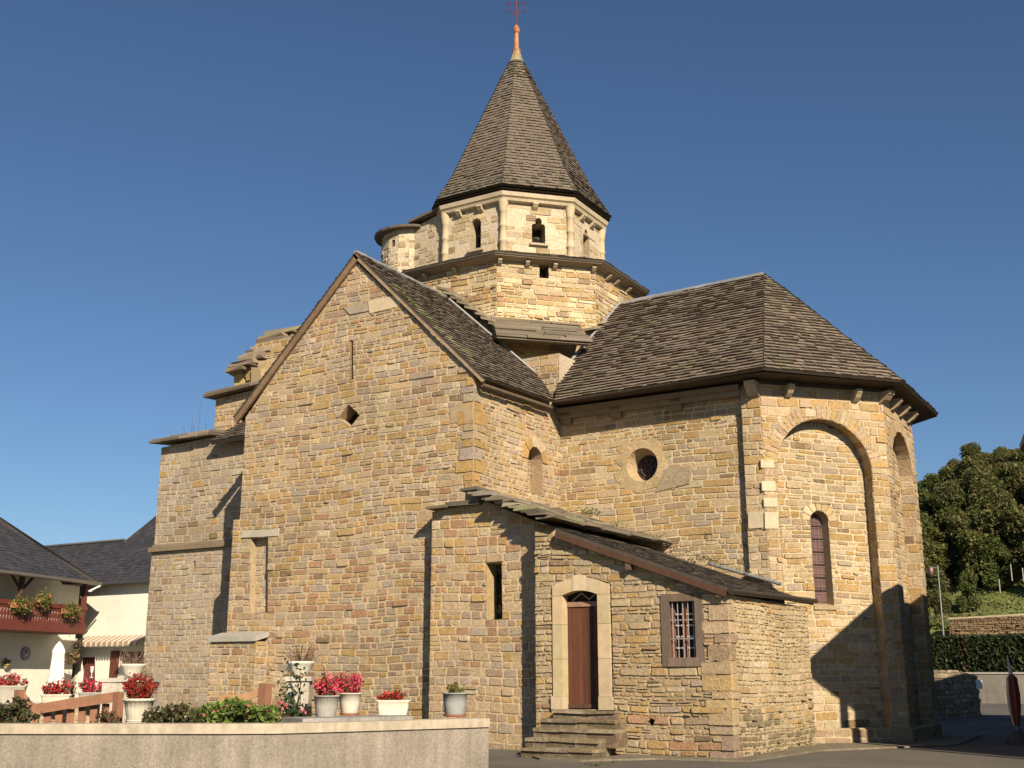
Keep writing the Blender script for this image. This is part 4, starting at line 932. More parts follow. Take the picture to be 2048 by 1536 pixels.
def pot(P, rt, rb, h, col, label, flutes=0, saucer=None, rim=.03, plant=None, sq=False, mats='ashlar', seed=1, name='flower_pot', group='flower pots on the retaining wall'):
    e_ = empty(name, label, 'flower pot', group, P); r = random.Random(seed); Z0 = V((0, 0, 0)); mb = MB(); s = .035 if saucer else 0
    nf = flutes
    prof = [(rb * .96, s), (rb, s + .01), (rb + (rt - rb) * .5, s + h * .5), (rt * .985, s + h - rim), (rt * 1.06, s + h - rim), (rt * 1.08, s + h), (rt * .96, s + h), (rt * .93, s + h - .05)]
    mb.lathe(prof, Z0, col, 64, flute=.018 if nf else 0, nf=nf); mb.lathe([(0, s + h - .04), (rt * .95, s + h - .04)], Z0, (.05, .035, .02), 16, cap=(False, False)); mb.build('pot', mats, e_)
    if saucer: mb = MB(); mb.lathe([(rb * 1.05, 0), (rb * 1.2, .035), (rb * 1.14, .035), (rb, .02)], Z0, saucer, 32); mb.build('saucer', mats, e_)
    if plant: mb = MB(); plant(mb, V((0, 0, s + h - .03)), r); mb.build('plant', 'petal', e_)
    return e_
P = onZ(270, 1444, ZC) ; P = P + V((FW.x, FW.y, 0)) * .12
pot(P, .22, .16, .3, (.56, .5, .39), 'large cream ribbed pot of dark red plants on the coping beside the wooden gate', 20, (.52, .47, .38), .04, lambda m, Q, r: bloom(m, Q, .26, .26, .46, 1300, [(.38, .022, .02), (.45, .03, .025), (.28, .015, .015)], r, .14, .03), seed=31)
P = onZ(649, 1440, ZC) + V((FW.x, FW.y, 0)) * .12
pot(P, .195, .15, .33, (.36, .33, .285), 'weathered grey fluted pot of pink flowers, in front of a whiter pot', 24, (.38, .35, .3), .02, lambda m, Q, r: bloom(m, Q, .24, .22, .44, 900, PK, r, .25, .036), seed=32)
P = onZ(697, 1431, ZC + .05) + V((FW.x, FW.y, 0)) * .1
pot(P, .18, .135, .31, (.58, .52, .42), 'white fluted pot of pink flowers on a brown saucer, half behind the grey pot', 24, (.26, .1, .05), .02, lambda m, Q, r: bloom(m, Q, .22, .22, .4, 800, PK, r, .22, .036), seed=33)
P = onZ(909, 1433.5, ZC) + V((FW.x, FW.y, 0)) * .1
pot(P, .205, .17, .35, (.33, .33, .31), 'grey ribbed pot with a dry yellowish plant near the right end of the wall', 26, (.26, .1, .06), .02, lambda m, Q, r: bloom(m, Q, .16, .16, .2, 420, [(.2, .17, .05), (.14, .11, .04), (.25, .2, .06)], r, .3, .028), seed=34)
def trough(P, L, Wd, h, rot, col, label, plant, seed, group='flower troughs', ribs=True):
    e_ = empty('flower_trough', label, 'planter', group, P); e_.rotation_euler.z = rot; mb = MB(); n = 56
    rows = []
    for (k, z) in ((.84, 0), (.86, .02), (.95, h * .6), (1.0, h - .03), (1.04, h - .025), (1.05, h), (.97, h), (.95, h - .04)):
        row = []
        for i in range(n):
            t = 2 * math.pi * i / n; c_, s_ = math.cos(t), math.sin(t)
            x = math.copysign(abs(c_) ** .28, c_) * L / 2 * k; y = math.copysign(abs(s_) ** .28, s_) * Wd / 2 * k
            row.append((x, y + (.006 * math.cos(x * 2 * math.pi / .055) * (1 if s_ > 0 else -1) if ribs and z < h - .03 else 0), z))
        rows.append(row)
    mb.grid(rows, col, True, 0, True, (True, False)); mb.face([(x * .95, y * .95, h - .04) for x, y, z in rows[4]], (.05, .035, .02)); mb.build('pot', 'ashlar', e_)
    mb = MB(); plant(mb, V((0, 0, h - .03)), random.Random(seed)); mb.build('plant', 'petal', e_); return e_
P = onZ(785, 1430, ZC + .05) + V((FW.x, FW.y, 0)) * .1
trough(P, .53, .22, .23, math.radians(YAW), (.6, .55, .44), 'white ribbed trough of short red flowers on the retaining wall', lambda m, Q, r: bloom(m, Q, .27, .09, .2, 520, RD, r, .35, .032), 35)

# ================================================================== pedestals with bowls
def pedestal(x, w_, ytop, dep, label, blabel, bw, bh, seed, ybot=.3):
    P = at(x, ytop, dep); mb = MB(); f = Frame((P.x, P.y, 0), RT, (0, 0, 1)); r = random.Random(seed)
    mb.box((-w_ / 2, ybot, -w_ / 2), (w_ / 2, P.z - .07, w_ / 2), (.47, .41, .33), f, jit=.01, rng=r); mb.box((-w_ / 2 - .04, P.z - .07, -w_ / 2 - .04), (w_ / 2 + .04, P.z, w_ / 2 + .04), (.5, .45, .37), f)
    tag(mb.build('pedestal', 'concrete'), label, 'pedestal', 'rendered pedestals')
    e_ = empty('bowl_planter', blabel, 'bowl planter', 'bowl planters on pedestals', (P.x, P.y, P.z)); mb = MB()
    mb.lathe([(bw * .52, 0), (bw * .5, .02)], (0, 0, 0), (.25, .1, .06), 24)
    mb.lathe([(bw * .5, .02), (bw * .8, bh * .45), (bw * .96, bh * .8), (bw * 1.03, bh * .86), (bw * 1.05, bh), (bw * .97, bh), (bw * .93, bh * .85)], (0, 0, 0), (.6, .55, .45), 48, flute=.02, nf=16); mb.build('bowl', 'ashlar', e_)
    mb = MB()
    for _ in range(70):
        t = r.uniform(0, 6.28); q = r.random(); a = V((q * bw * .8 * math.cos(t), q * bw * .8 * math.sin(t), bh * .85)); h = r.uniform(.08, .3); lean = r.uniform(.02, .2)
        b = a + V((math.cos(t) * lean, math.sin(t) * lean, h)); mb.tube([a, (a + b) / 2 + V((0, 0, .03)), b], .004, vary((.28, .17, .11), r, .3), 4)
        for _ in range(3): leafquad(mb, a.lerp(b, r.random()), .022, vary((.3, .2, .13), r, .3), r)
    mb.build('plant', 'leaf', e_)
pedestal(600, .36, 1353, 18.6, 'pale rendered square pedestal beside the pink flower pots', 'white bowl planter with a dry plant, on the pedestal behind the rose bush', .215, .24, 41)
pedestal(264, .86, 1356, 22.5, 'wide pale stone pedestal near the white house window', 'white bowl planter with dry stems, on the wide pedestal before the window', .235, .27, 42)

# ================================================================== wooden gates
BRN = (.27, .13, .075)
def bar(mb, A, B, h, t, col):
    d = (B - A).normalized(); up = V((0, 0, 1)); n = d.cross(up).normalized()
    P = [A, B, B + up * h, A + up * h]; Q = [p + n * t for p in P]
    mb.face(P, col); mb.face(Q[::-1], col)
    for i in range(4): mb.face([P[i], Q[i], Q[(i + 1) % 4], P[(i + 1) % 4]], col)
g = empty('wooden_gate', 'brown wooden picket gate with a sloping top rail behind the retaining wall', 'gate', None, at(150, 1420, 18))
def local(o, P): return P - o.location
mb = MB(); D1 = 18
pts = [at(44, 1399, D1), at(52, 1412, D1), at(62, 1424, D1), at(70, 1429, D1), at(130, 1419, D1), at(190, 1410, D1), at(238, 1403, D1)]
for a_, b_ in zip(pts, pts[1:]): bar(mb, local(g, a_), local(g, b_), .155, .05, BRN)
mb.build('top_rail', 'paint', g)
for k in range(7):
    x = 72 + k * 23.2; yt = 1429 - (x - 70) * .155; A = local(g, at(x, yt, D1 + .06)); mb = MB(); r = random.Random(k)
    w_ = RT * .055; P = [A - w_, A + w_, A + w_ + V((0, 0, -.6)), A - w_ + V((0, 0, -.6))]; bk = V((FW.x, FW.y, 0)) * .025; c = vary(BRN, r, .08)
    mb.face(P, c); mb.face([p + bk for p in P][::-1], c)
    for i in range(4): mb.face([P[i], P[i] + bk, P[(i + 1) % 4] + bk, P[(i + 1) % 4]], c)
    mb.build('picket', 'paint', g)
mb = MB(); A = local(g, at(238, 1384, D1)); mb.box((A.x - .06, A.y - .06, A.z - .9), (A.x + .06, A.y + .06, A.z), BRN); mb.build('post', 'paint', g)
mb = MB(); A = local(g, at(40, 1382, D1)); mb.box((A.x - .06, A.y - .06, A.z - .9), (A.x + .06, A.y + .06, A.z + .02), BRN); mb.build('post', 'paint', g)
g = empty('garden_gate', 'brown wooden gate with a scooped rail beside the green shrub', 'gate', None, at(510, 1400, 20)); mb = MB(); D1 = 20
pts = [at(440, 1406, D1), at(480, 1404, D1), at(500, 1400, D1), at(515, 1393, D1), at(526, 1384, D1)]
for a_, b_ in zip(pts, pts[1:]): bar(mb, local(g, a_), local(g, b_), .13, .05, (.36, .2, .1))
mb.build('top_rail', 'paint', g)
mb = MB(); A = local(g, at(531, 1367, D1)); mb.box((A.x - .08, A.y - .08, A.z - .95), (A.x + .08, A.y + .08, A.z), BRN); mb.build('post', 'paint', g)
for k in range(4):
    mb = MB(); A = local(g, at(448 + 20 * k, 1405, D1 + .07)); mb.box((A.x - .045, A.y - .015, A.z - .6), (A.x + .045, A.y + .015, A.z), BRN); mb.build('picket', 'paint', g)

# ================================================================== low garden wall and troughs behind the gate
gw = wallframe(at(-60, 1400, 21.5), at(232, 1400, 23.5)); Wg = (at(232, 1400, 23.5) - at(-60, 1400, 21.5)).xy.length; mb = MB()
masonry(mb, gw, [[(0, .2), (Wg, .2), (Wg, 1.08), (0, 1.08)]], (), (.1, .2), (1, 2.5), seed=301, colf=lambda r, u, v: pick(r, [(3, GRY), (2, (.4, .35, .28))]))
prism(mb, gw, [(0, 1.08), (Wg, 1.08), (Wg, 1.12), (0, 1.12)], -.4, .04, (.4, .36, .3))
tag(mb.build('garden_wall', 'stone'), 'low grey stone garden wall behind the wooden gate', 'wall')
rt0 = math.radians(YAW) + .25
for x, dep, L, h, col, cols, lab, hb, sd in ((22, 21.6, .5, .34, (.4, .36, .29), [(.5, .06, .06), (.55, .1, .1)], 'grey concrete trough of red geraniums at the left edge behind the gate', .26, 51),
        (112, 22.2, .55, .17, (.58, .5, .38), RD + PK[:1], 'cream trough of red geraniums in front of the closed parasol', .34, 52), (183, 22.8, .5, .2, (.35, .33, .3), PK, 'trough of bright pink geraniums in front of the brown door', .4, 53)):
    P = at(x, 1400, dep); P.z = 1.12
    trough(P, L, .24, h, rt0, col, lab, lambda m, Q, r, hb=hb, cols=cols, L=L: bloom(m, Q, L * .55, .14, hb, 650, cols, r, .3, .04), sd, 'flower troughs', ribs=False)

# ================================================================== shrubs
def shrub(x0, x1, y0, y1, dep, label, cols, n, size, seed, zb=.5, thick=.6, specks=None, name='shrub'):
    r = random.Random(seed); mb = MB(); A = at(x0, y0, dep); B = at(x1, y0, dep); top = A.z
    L = B - A; bk = V((FW.x, FW.y, 0)).normalized()
    for _ in range(26):
        t = r.random(); b = A + L * t; b.z = zb - .2; q = b + V((r.gauss(0, .12), r.gauss(0, .12), (top - zb) * r.uniform(.6, 1.05))); mb.tube([b, (b + q) / 2 + V((r.gauss(0, .04), 0, 0)), q], .007, (.11, .08, .04), 4)
    for k in range(n):
        t = r.random(); z = zb + (top - zb) * r.random() ** .75 * (.72 + .28 * noise.noise(V((t * 7, seed, 0))) + .2 * math.sin(math.pi * t))
        P = A + L * t + bk * r.uniform(-thick / 2, thick / 2); P.z = z
        if noise.noise(P * 3.2 + V((seed, 0, 0))) < -.22: continue
        c = r.choice(specks) if specks and r.random() < .03 else vary(r.choice(cols), r, .3)
        leafquad(mb, P, size * r.uniform(.6, 1.3), c, r)
    return tag(mb.build(name, 'leaf'), label, 'shrub', 'shrubs behind the retaining wall')
shrub(-40, 66, 1396, 0, 17, 'dark brownish green shrub at the left edge behind the wall', [(.05, .055, .02), (.09, .06, .03), (.04, .05, .018)], 3000, .05, 61)
shrub(196, 236, 1415, 0, 17, 'small reddish green shrub between the gate and the cream pot', [(.06, .07, .025), (.14, .05, .03)], 900, .045, 62)
shrub(298, 405, 1400, 0, 17, 'dark green shrub with white flecks right of the cream pot', [(.05, .06, .02), (.075, .08, .025), (.09, .06, .03)], 3000, .045, 63, specks=[(.6, .5, .4)])
shrub(372, 556, 1392, 0, 17.4, 'bright green bushy shrub behind the middle of the retaining wall', [(.16, .22, .04), (.12, .18, .035), (.2, .25, .06), (.08, .12, .03)], 6500, .055, 64, specks=[(.6, .1, .15)])
r = random.Random(70); mb = MB(); base = at(588, 1452, 18.0); tops = [at(582, 1322, 18.0), at(560, 1375, 17.9), at(600, 1340, 18.0), at(612, 1425, 17.8), at(572, 1400, 17.8)]
for T in tops:
    prev = base
    mids = [base.lerp(T, t) + V((r.gauss(0, .05), r.gauss(0, .05), 0)) for t in (.35, .7)]
    mb.tube([base, *mids, T], [.012, .009, .007, .004], (.1, .075, .04), 5)
    for k in range(70):
        t = r.random() ** .8; Q = (base.lerp(mids[0], t * 2) if t < .5 else mids[0].lerp(T, t * 2 - 1)) + V((r.gauss(0, .06), r.gauss(0, .06), r.gauss(0, .05))); leafquad(mb, Q, .05, vary((.04, .07, .025), r, .35), r)
for _ in range(300): leafquad(mb, base + V((r.gauss(0, .2), r.gauss(0, .1), abs(r.gauss(.1, .12)))), .045, vary(r.choice([(.05, .07, .025), (.2, .06, .03), (.1, .11, .03)]), r, .3), r)
for q in ((572, 1412), (607, 1420), (560, 1408)):
    Q = at(*q, 17.7)
    for _ in range(16): leafquad(mb, Q + V((r.gauss(0, .02), r.gauss(0, .02), r.gauss(0, .02))), .035, vary((.65, .16, .2), r, .2), r)
tag(mb.build('rose_bush', 'leaf'), 'climbing rose bush with dark leaves in front of the pale pedestal', 'rose bush')

# ================================================================== closed parasol on the terrace
pr_ = empty('parasol', 'closed white parasol standing in front of the cream house', 'parasol', None, at(119, 1285, 30)); hT = pr_.location.z - .45; mb = MB()
mb.lathe([(.02, -hT), (.02, .02)], (0, 0, 0), (.3, .28, .26), 8); mb.lathe([(.2, -hT), (.2, -hT + .06), (.04, -hT + .1)], (0, 0, 0), (.3, .3, .3), 16); mb.build('pole', 'paint', pr_)
mb = MB(); rows = []
for z, rr_, wv_ in ((.03, .012, 0), (-.08, .09, .1), (-.22, .15, .12), (-.3, .13, .18), (-.8, .155, .2), (-1.2, .19, .22), (-1.42, .2, .25)): rows.append([(rr_ * (1 + wv_ * math.cos(8 * k * math.pi / 24)) * math.cos(k * math.pi / 24), rr_ * (1 + wv_ * math.cos(8 * k * math.pi / 24)) * math.sin(k * math.pi / 24), z) for k in range(48)])
mb.grid(rows, (.72, .69, .64), True, 0, True, (True, True)); mb.build('canopy', 'cloth', pr_)

# ================================================================== balcony house (left)
HC = V((-23.25, 7.98, 0)); d1 = V((-.267, .964, 0)).normalized(); fh = Frame(HC, d1, (0, 0, 1))
hb = empty('balcony_house', 'cream house with a red brown wooden balcony under a dark slate roof', 'house', None, (0, 0, 0))
CRM = (.76, .715, .6); RB = (.14, .036, .026)
zE = fh.px(178, 1166)[1]; zr1_, zr0 = fh.px(172, 1213)[1], fh.px(172, 1268)[1]; uR = 0; uLft = fh.px(-160, 1150)[0]
fw = Frame(fh.p(0, 0, -1.35), fh.U, fh.V); uw = fw.px(-160, 1200)[0] - 1
mb = MB(); rb = 3.3; rd_ = fw.px(50, 1307)
prism(mb, fw, [(uw, .3), (1.3, .3), (1.3, zE + .2), (uw, zE + .2)], -6, 0, CRM); mb.build('wall', 'render', hb)
mb = MB(); mb.box((uLft, zr0 - .02, -1.35), (uR, zr0 + .12, -.03), (.16, .06, .04), fh); mb.box((uLft, zr0, -.03), (uR, zr0 + .38, .03), RB, fh); mb.box((uLft, zr1_ - .16, -.06), (uR, zr1_, .05), RB, fh); bal = mb.build('balcony', 'paint', hb)
mb = MB(); mb.box((uLft, zr0 + .38, -.10), (uR - .05, zr1_ - .16, -.07), (.74, .68, .55), fh); mb.build('back_panel', 'paint', bal)
k = 0; u = uR - .12
while u > uLft:
    mb = MB(); c = vary(RB, cR, .1); h0, h1 = zr0 + .38, zr1_ - .16; pf = [(0, .045), (.12, .05), (.25, .022), (.45, .052), (.62, .045), (.75, .02), (.88, .042), (1, .045)]
    poly = [(u - w_, h0 + (h1 - h0) * t) for t, w_ in pf] + [(u + w_, h0 + (h1 - h0) * t) for t, w_ in reversed(pf)]
    A = [fh.p(a, b, .02) for a, b in ccw(poly)]
    n = len(pf)
    for i in range(n - 1):
        q = [poly[i], poly[2 * n - 1 - i], poly[2 * n - 2 - i], poly[i + 1]]; prism(mb, fh, q, -.02, .02, c)
    mb.build('baluster', 'paint', bal); u -= .155; k += 1
    if k > 45: break
for xx in (172, 44):
    mb = MB(); u = fh.px(xx, 1190)[0]; mb.box((u - .1, zr0 + .3, -.12), (u + .06, zE + .1, .02), RB if xx > 100 else (.07, .03, .025), fh)
    if xx == 44:
        for s in (-1, 1): mb.tube([fh.p(u, zr1_ + .35, -.05), fh.p(u + s * .62, zE, -.05)], .05, (.07, .03, .025), 6)
    mb.build('post', 'paint', hb)
# hipped slate roof
eo = .4; fe_ = fh.p(0, zE, eo); slp = 38
Nn = (-fh.N * math.cos(math.radians(slp)) + V((0, 0, 1)) * math.sin(math.radians(slp)))
frh = Frame(fh.p(.3, zE, eo), fh.U, -fh.N * math.cos(math.radians(slp)) + V((0, 0, math.sin(math.radians(slp)))))
SLT = lambda r, u, v: pick(r, [(3, (.045, .043, .045)), (2, (.055, .05, .052)), (1, (.036, .034, .036))])
hp = [frh.px(196, 1160), frh.px(83, 1095), frh.px(0, 1037), frh.px(-120, 955), frh.px(-160, 1122)]
hp[-1] = (hp[-1][0], 0); hp[0] = (hp[0][0], 0)
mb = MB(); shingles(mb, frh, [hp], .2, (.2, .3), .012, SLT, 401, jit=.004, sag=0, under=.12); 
T = [frh.p(*hp[i]) for i in (0, 1, 2, 3)]; bkd = d1 * 1.0 - fh.N * 7; 
mb.face([T[0], T[3], T[3] + V((-9, 1, -4)), T[0] + V((-9, 3, 0))], (.05, .047, .05)); mb.build('roof', 'slate', hb)
mb = MB(); mb.tube([frh.p(hp[0][0], -.02, -.03), frh.p(hp[-1][0], -.02, -.03)], .07, (.24, .2, .16), 8); mb.build('gutter', 'metal', hb)
# things on the balcony house
for x, y, w_, lab in ((34, 1203, 62, 'left bushy flower box hanging on the balcony rail'), (78, 1193, 44, 'middle flower box standing on the balcony rail by the post'), (134, 1215, 62, 'large overflowing flower box at the right end of the balcony')):
    P = fh.p(*fh.px(x, y + 8), .16); e_ = empty('flower_box', lab, 'flower box', 'flower boxes on the balcony', P); mb = MB(); f = Frame((0, 0, 0), fh.U, (0, 0, 1)); W2 = w_ * .0085
    mb.box((-W2 * .8, -.1, -.1), (W2 * .8, .08, .1), (.4, .16, .08), f); mb.build('box', 'paint', e_); mb = MB(); r = random.Random(x)
    for _ in range(1000):
        q = f.p(r.gauss(0, W2 * .42), .12 + r.gauss(0, .13) - .1, r.gauss(.05, .1)); leafquad(mb, q, .055, vary(r.choice([(.13, .15, .03), (.1, .12, .03), (.2, .19, .05)] if r.random() < .95 else [(.5, .1, .06)]), r, .3), r)
    mb.build('plant', 'leaf', e_)
e_ = empty('wall_plate', 'round grey decorative plate on the cream wall under the balcony', 'wall plate', None, fw.p(*rd_, .0)); f = Frame((0, 0, 0), fw.U, (0, 0, 1)); mb = MB()
C_ = circle(0, 0, .25, 28); C2 = circle(0, 0, .2, 28)
prism(mb, f, C_, 0, .05, (.2, .2, .22)); prism(mb, f, C2, .05, .06, (.27, .26, .28)); mb.build('plate', 'paint', e_)
mb = MB(); prism(mb, f, ccw([(-.1, -.12), (.08, -.06), (.15, .02), (.03, -.01), (-.04, -.03)]), .062, .07, (.6, .58, .55)); prism(mb, f, ccw([(-.08, .1), (.02, .13), (.0, .02), (-.06, .0)]), .062, .07, (.1, .1, .11)); mb.build('motif', 'paint', e_)
P = fw.p(*fw.px(8, 1328), .1); e_ = empty('wall_pot', 'small wall hung pot with a dry orange plant under the balcony', 'wall pot', None, P); mb = MB(); mb.lathe([(.05, -.16), (.12, -.05), (.13, 0)], (0, 0, 0), (.5, .36, .2), 16); mb.build('pot', 'paint', e_); mb = MB(); r = random.Random(3)
for _ in range(160): leafquad(mb, V((r.gauss(0, .08), r.gauss(0, .08), r.gauss(.05, .07))), .05, vary(r.choice([(.35, .17, .06), (.12, .12, .04)]), r, .3), r)
mb.build('plant', 'leaf', e_)

# ================================================================== white house
wh_ = empty('white_house', 'cream white house with brown shutters and a striped awning beside the balcony house', 'house'); Y2 = 9.4; f2_ = Frame((0, Y2, 0), (1, 0, 0), (0, 0, 1))
xr = f2_.px(345, 1200)[0]; xl = f2_.px(120, 1200)[0]; zE2 = f2_.px(240, 1166)[1]
dr_ = [f2_.px(*q) for q in ((158, 1392), (190, 1392), (190, 1314), (158, 1314))]; wn = [f2_.px(*q) for q in ((241, 1331), (284, 1331), (284, 1303), (241, 1303))]
mb = MB(); ps = [ccw([(xl - 3, .3), (xr, .3), (xr, zE2 + .2), (xl - 3, zE2 + .2)])]
for h_ in (dr_, wn): ps = minus(ps, ccw(h_))
for q in ps: mb.face([f2_.p(a, b) for a, b in q], (.78, .735, .62))
for h_ in (dr_, wn): reveal(mb, f2_, h_, .2, (.76, .7, .56), d0=0)
mb.box((xl - 3, .3, -7), (xr, zE2 + .2, -.45), (.76, .7, .56), f2_); mb.build('wall', 'render', wh_)
mb = MB(); x0, x1 = dr_[0][0], dr_[1][0]; z0, z1 = dr_[0][1], dr_[2][1]; mb.box((x0, z0, -.2), (x1, z1, -.14), (.15, .045, .035), f2_); dd_ = mb.build('door', 'paint', wh_)
mb = MB(); cx, cz = (x0 + x1) / 2, z0 + (z1 - z0) * .62; wt_ = (.8, .76, .72)
prism(mb, f2_, ccw([(cx - .1, cz + .22), (cx + .1, cz + .22), (cx + .08, cz + .02), (cx + .02, cz - .06), (cx - .02, cz - .06), (cx - .08, cz + .02)]), -.139, -.13, wt_); prism(mb, f2_, ccw([(cx - .018, cz - .06), (cx + .018, cz - .06), (cx + .018, cz - .2), (cx - .018, cz - .2)]), -.139, -.13, wt_); prism(mb, f2_, ccw([(cx - .09, cz - .24), (cx + .09, cz - .24), (cx + .09, cz - .2), (cx - .09, cz - .2)]), -.139, -.13, wt_); mb.build('cup_emblem', 'paint', dd_)
mb = MB(); q0, q1 = f2_.px(128, 1390), f2_.px(157, 1311); mb.box((q0[0], q0[1], .02), (q1[0], q1[1], .08), (.4, .36, .25), f2_); mb.build('side_panel', 'paint', wh_)
for a, b in ((220, 240), (284, 296)):
    mb = MB(); q0, q1 = f2_.px(a, 1354), f2_.px(b, 1302); mb.box((q0[0], q0[1], .01), (q1[0], q1[1], .06), (.13, .04, .03), f2_)
    for k in range(9): zz = q0[1] + (q1[1] - q0[1]) * (k + .5) / 9; mb.box((q0[0] + .04, zz - .02, .06), (q1[0] - .04, zz + .02, .07), (.15, .05, .035), f2_)
    mb.build('shutter', 'paint', wh_)
mb = MB(); x0, x1, z0, z1 = wn[0][0], wn[1][0], wn[0][1], wn[2][1]; mb.box((x0, z1 - .1, -.12), (x1, z1, -.04), (.35, .14, .1), f2_)
for k in range(4): xx = x0 + (x1 - x0) * k / 3; mb.box((xx - .03, z0, -.12), (xx + .03, z1 - .1, -.05), (.7, .67, .62), f2_)
wo = mb.build('window', 'paint', wh_); mb = MB(); mb.face([f2_.p(x0, z0, -.15), f2_.p(x1, z0, -.15), f2_.p(x1, z1, -.15), f2_.p(x0, z1, -.15)], (.05, .05, .055)); mb.build('glass', 'glass', wo)
mb = MB(); q0, q1 = f2_.px(156, 1281), f2_.px(300, 1277); n = 27; z0 = q0[1]
for k in range(n):
    x0, x1 = q0[0] + (q1[0] - q0[0]) * k / n, q0[0] + (q1[0] - q0[0]) * (k + 1) / n; c = (.62, .54, .42) if k % 2 else (.36, .24, .17)
    mb.face([f2_.p(x0, z0 - .1, .55), f2_.p(x1, z0 - .1, .55), f2_.p(x1, z0 + .16, .02), f2_.p(x0, z0 + .16, .02)], c)
    mb.face([f2_.p(x0, z0 - .1, .55), f2_.p(x0 + .02, z0 - .26, .56), f2_.p((x0 + x1) / 2, z0 - .3, .56), f2_.p(x1 - .02, z0 - .26, .56), f2_.p(x1, z0 - .1, .55)], c)
mb.build('awning', 'cloth', wh_)
fr2 = Frame((xl, Y2 - .35, zE2 - .02), (1, 0, 0), (0, math.cos(math.radians(40)), math.sin(math.radians(40))))
rp = [fr2.px(60, 1168), fr2.px(345, 1160), fr2.px(345, 1000), fr2.px(311, 1032), fr2.px(250, 1081), fr2.px(60, 1097)]; rp[0] = (rp[0][0], 0); rp[1] = (rp[1][0], 0)
mb = MB(); pA = [rp[0], rp[1], (rp[1][0], rp[4][1]), rp[4], rp[5]]; pB = [rp[4], (rp[1][0], rp[4][1]), rp[2], rp[3]]
shingles(mb, fr2, [pA, pB], .2, (.2, .3), .012, SLT, 402, jit=.004, sag=0, under=.12); mb.build('roof', 'slate', wh_)
mb = MB(); A, B = fr2.p(*rp[5], .04), fr2.p(*rp[4], .04); mb.tube([A, B], .06, (.12, .11, .11), 6); mb.build('ridge', 'slate', wh_)
mb = MB(); A, B = fr2.p(rp[0][0], -.03, -.03), fr2.p(rp[1][0], -.03, -.03); mb.tube([A, B], .06, (.1, .09, .085), 6); mb.build('gutter', 'metal', wh_)
mb = MB(); P = at(180, 1184, 44.6); mb.lathe([(.05, 0), (.09, .02), (.08, .06)], P, (.7, .7, .68), 10); mb.tube([P + V((0, 0, .05)), P + V((.2, .3, .25))], .04, (.7, .7, .68), 6); tag(mb.build('flood_light', 'paint'), 'small white floodlight at the balcony roof corner', 'floodlight')
mb = MB(); r = random.Random(77)
for _ in range(260):
    t = r.random(); P = at(138 + 12 * t, 1320 - 14 * t, 44.3) + V((r.gauss(0, .12), r.gauss(0, .1), r.gauss(0, .12))); leafquad(mb, P, .08, vary(r.choice([(.1, .09, .04), (.3, .2, .1)]), r, .3), r)
tag(mb.build('wall_vine', 'leaf'), 'small dry vine on the house wall beside the awning', 'vine')

# ================================================================== right side: the neighbouring house, out of frame but for its eave, and a folded parasol
P1_ = on(1617, 1315, f1.O, f1.N); e1 = P1_ + SD * 8.6; EZ = e1.z; e2 = onZ(2039, 889, EZ); e3 = V((e2.x + .8, 22, EZ))
nh = empty('neighbour_house', 'neighbouring house whose dark eave tip shows at the right edge', 'house'); mb = MB()
bw = onZ(0, 0, 0)
prism(mb, Frame((0, 0, 0), (1, 0, 0), (0, 1, 0)), [(e1.x + .75, e1.y + 1.1), (21, e1.y + 1.1), (21, 21.5), (e3.x + .6, 21.5), (e2.x + .95, e2.y)], 0, EZ - .12, (.5, .42, .3)); mb.build('wall', 'render', nh)
mb = MB(); E = [e1, V((22, e1.y, EZ)), V((22, e3.y, EZ)), e3, e2]; rdg = [V((16.5, 4, EZ + 2.2)), V((16.5, 18, EZ + 2.2))]; c = (.05, .045, .045)
for q in ([E[0], E[1], rdg[0]], [E[1], E[2], rdg[1], rdg[0]], [E[2], E[3], rdg[1]], [E[3], E[4], rdg[0], rdg[1]], [E[4], E[0], rdg[0]]): mb.face(q, c)
 
mb.face([q - V((0, 0, .12)) for q in E][::-1], (.1, .07, .05))
for i in range(5): a_, b_ = E[i], E[(i + 1) % 5]; mb.face([a_ - V((0, 0, .12)), b_ - V((0, 0, .12)), b_, a_], (.05, .04, .035))
mb.build('roof', 'slate', nh)
mb = MB(); pb = on(1707, 1440, f1.O, f1.N); pb = pb + SD * 8.35; mb.box((pb.x - .08, pb.y - .08, 0), (pb.x + .08, pb.y + .08, EZ - .1), (.2, .1, .06)); mb.build('post', 'wood', nh)

fp_ = empty('folded_parasol', 'folded red and white parasol standing at the right edge of the street', 'parasol', None, onZ(2037, 1488, GZ)); mb = MB(); HH = (onY(2014, 1310, fp_.location.y).z - GZ); tip = local(fp_, onY(2014, 1310, fp_.location.y))
mb.lathe([(.03, 0), (.03, HH * .75)], (0, 0, 0), (.3, .28, .26), 8); mb.build('pole', 'metal', fp_); mb = MB(); mb.lathe([(.26, 0), (.26, .06), (.22, .16), (.06, .3)], (0, 0, 0), (.12, .11, .1), 20); mb.build('base', 'concrete', fp_)
mb = MB(); n = 24; Z = [(1, .008), (.9, .022), (.78, .04), (.74, .1), (.55, .125), (.4, .115), (.28, .085), (.2, .06)]; rows = []
for t, rr_ in Z:
    cx = tip.x * max(0, (t - .75) / .25); cy = tip.y * max(0, (t - .75) / .25)
    rows.append([V((cx + rr_ * (1 + .22 * math.cos(6 * k * 2 * math.pi / n)) * math.cos(2 * math.pi * k / n), cy + rr_ * (1 + .22 * math.cos(6 * k * 2 * math.pi / n)) * math.sin(2 * math.pi * k / n), HH * t)) for k in range(n)])
for k in range(len(rows) - 1):
    for j in range(n):
        j2 = (j + 1) % n; c = (.7, .66, .6) if (j % 12) < 4 or k < 2 else (.25, .065, .04); mb.face([rows[k][j], rows[k + 1][j], rows[k + 1][j2], rows[k][j2]], c)
mb.build('canopy', 'cloth', fp_)
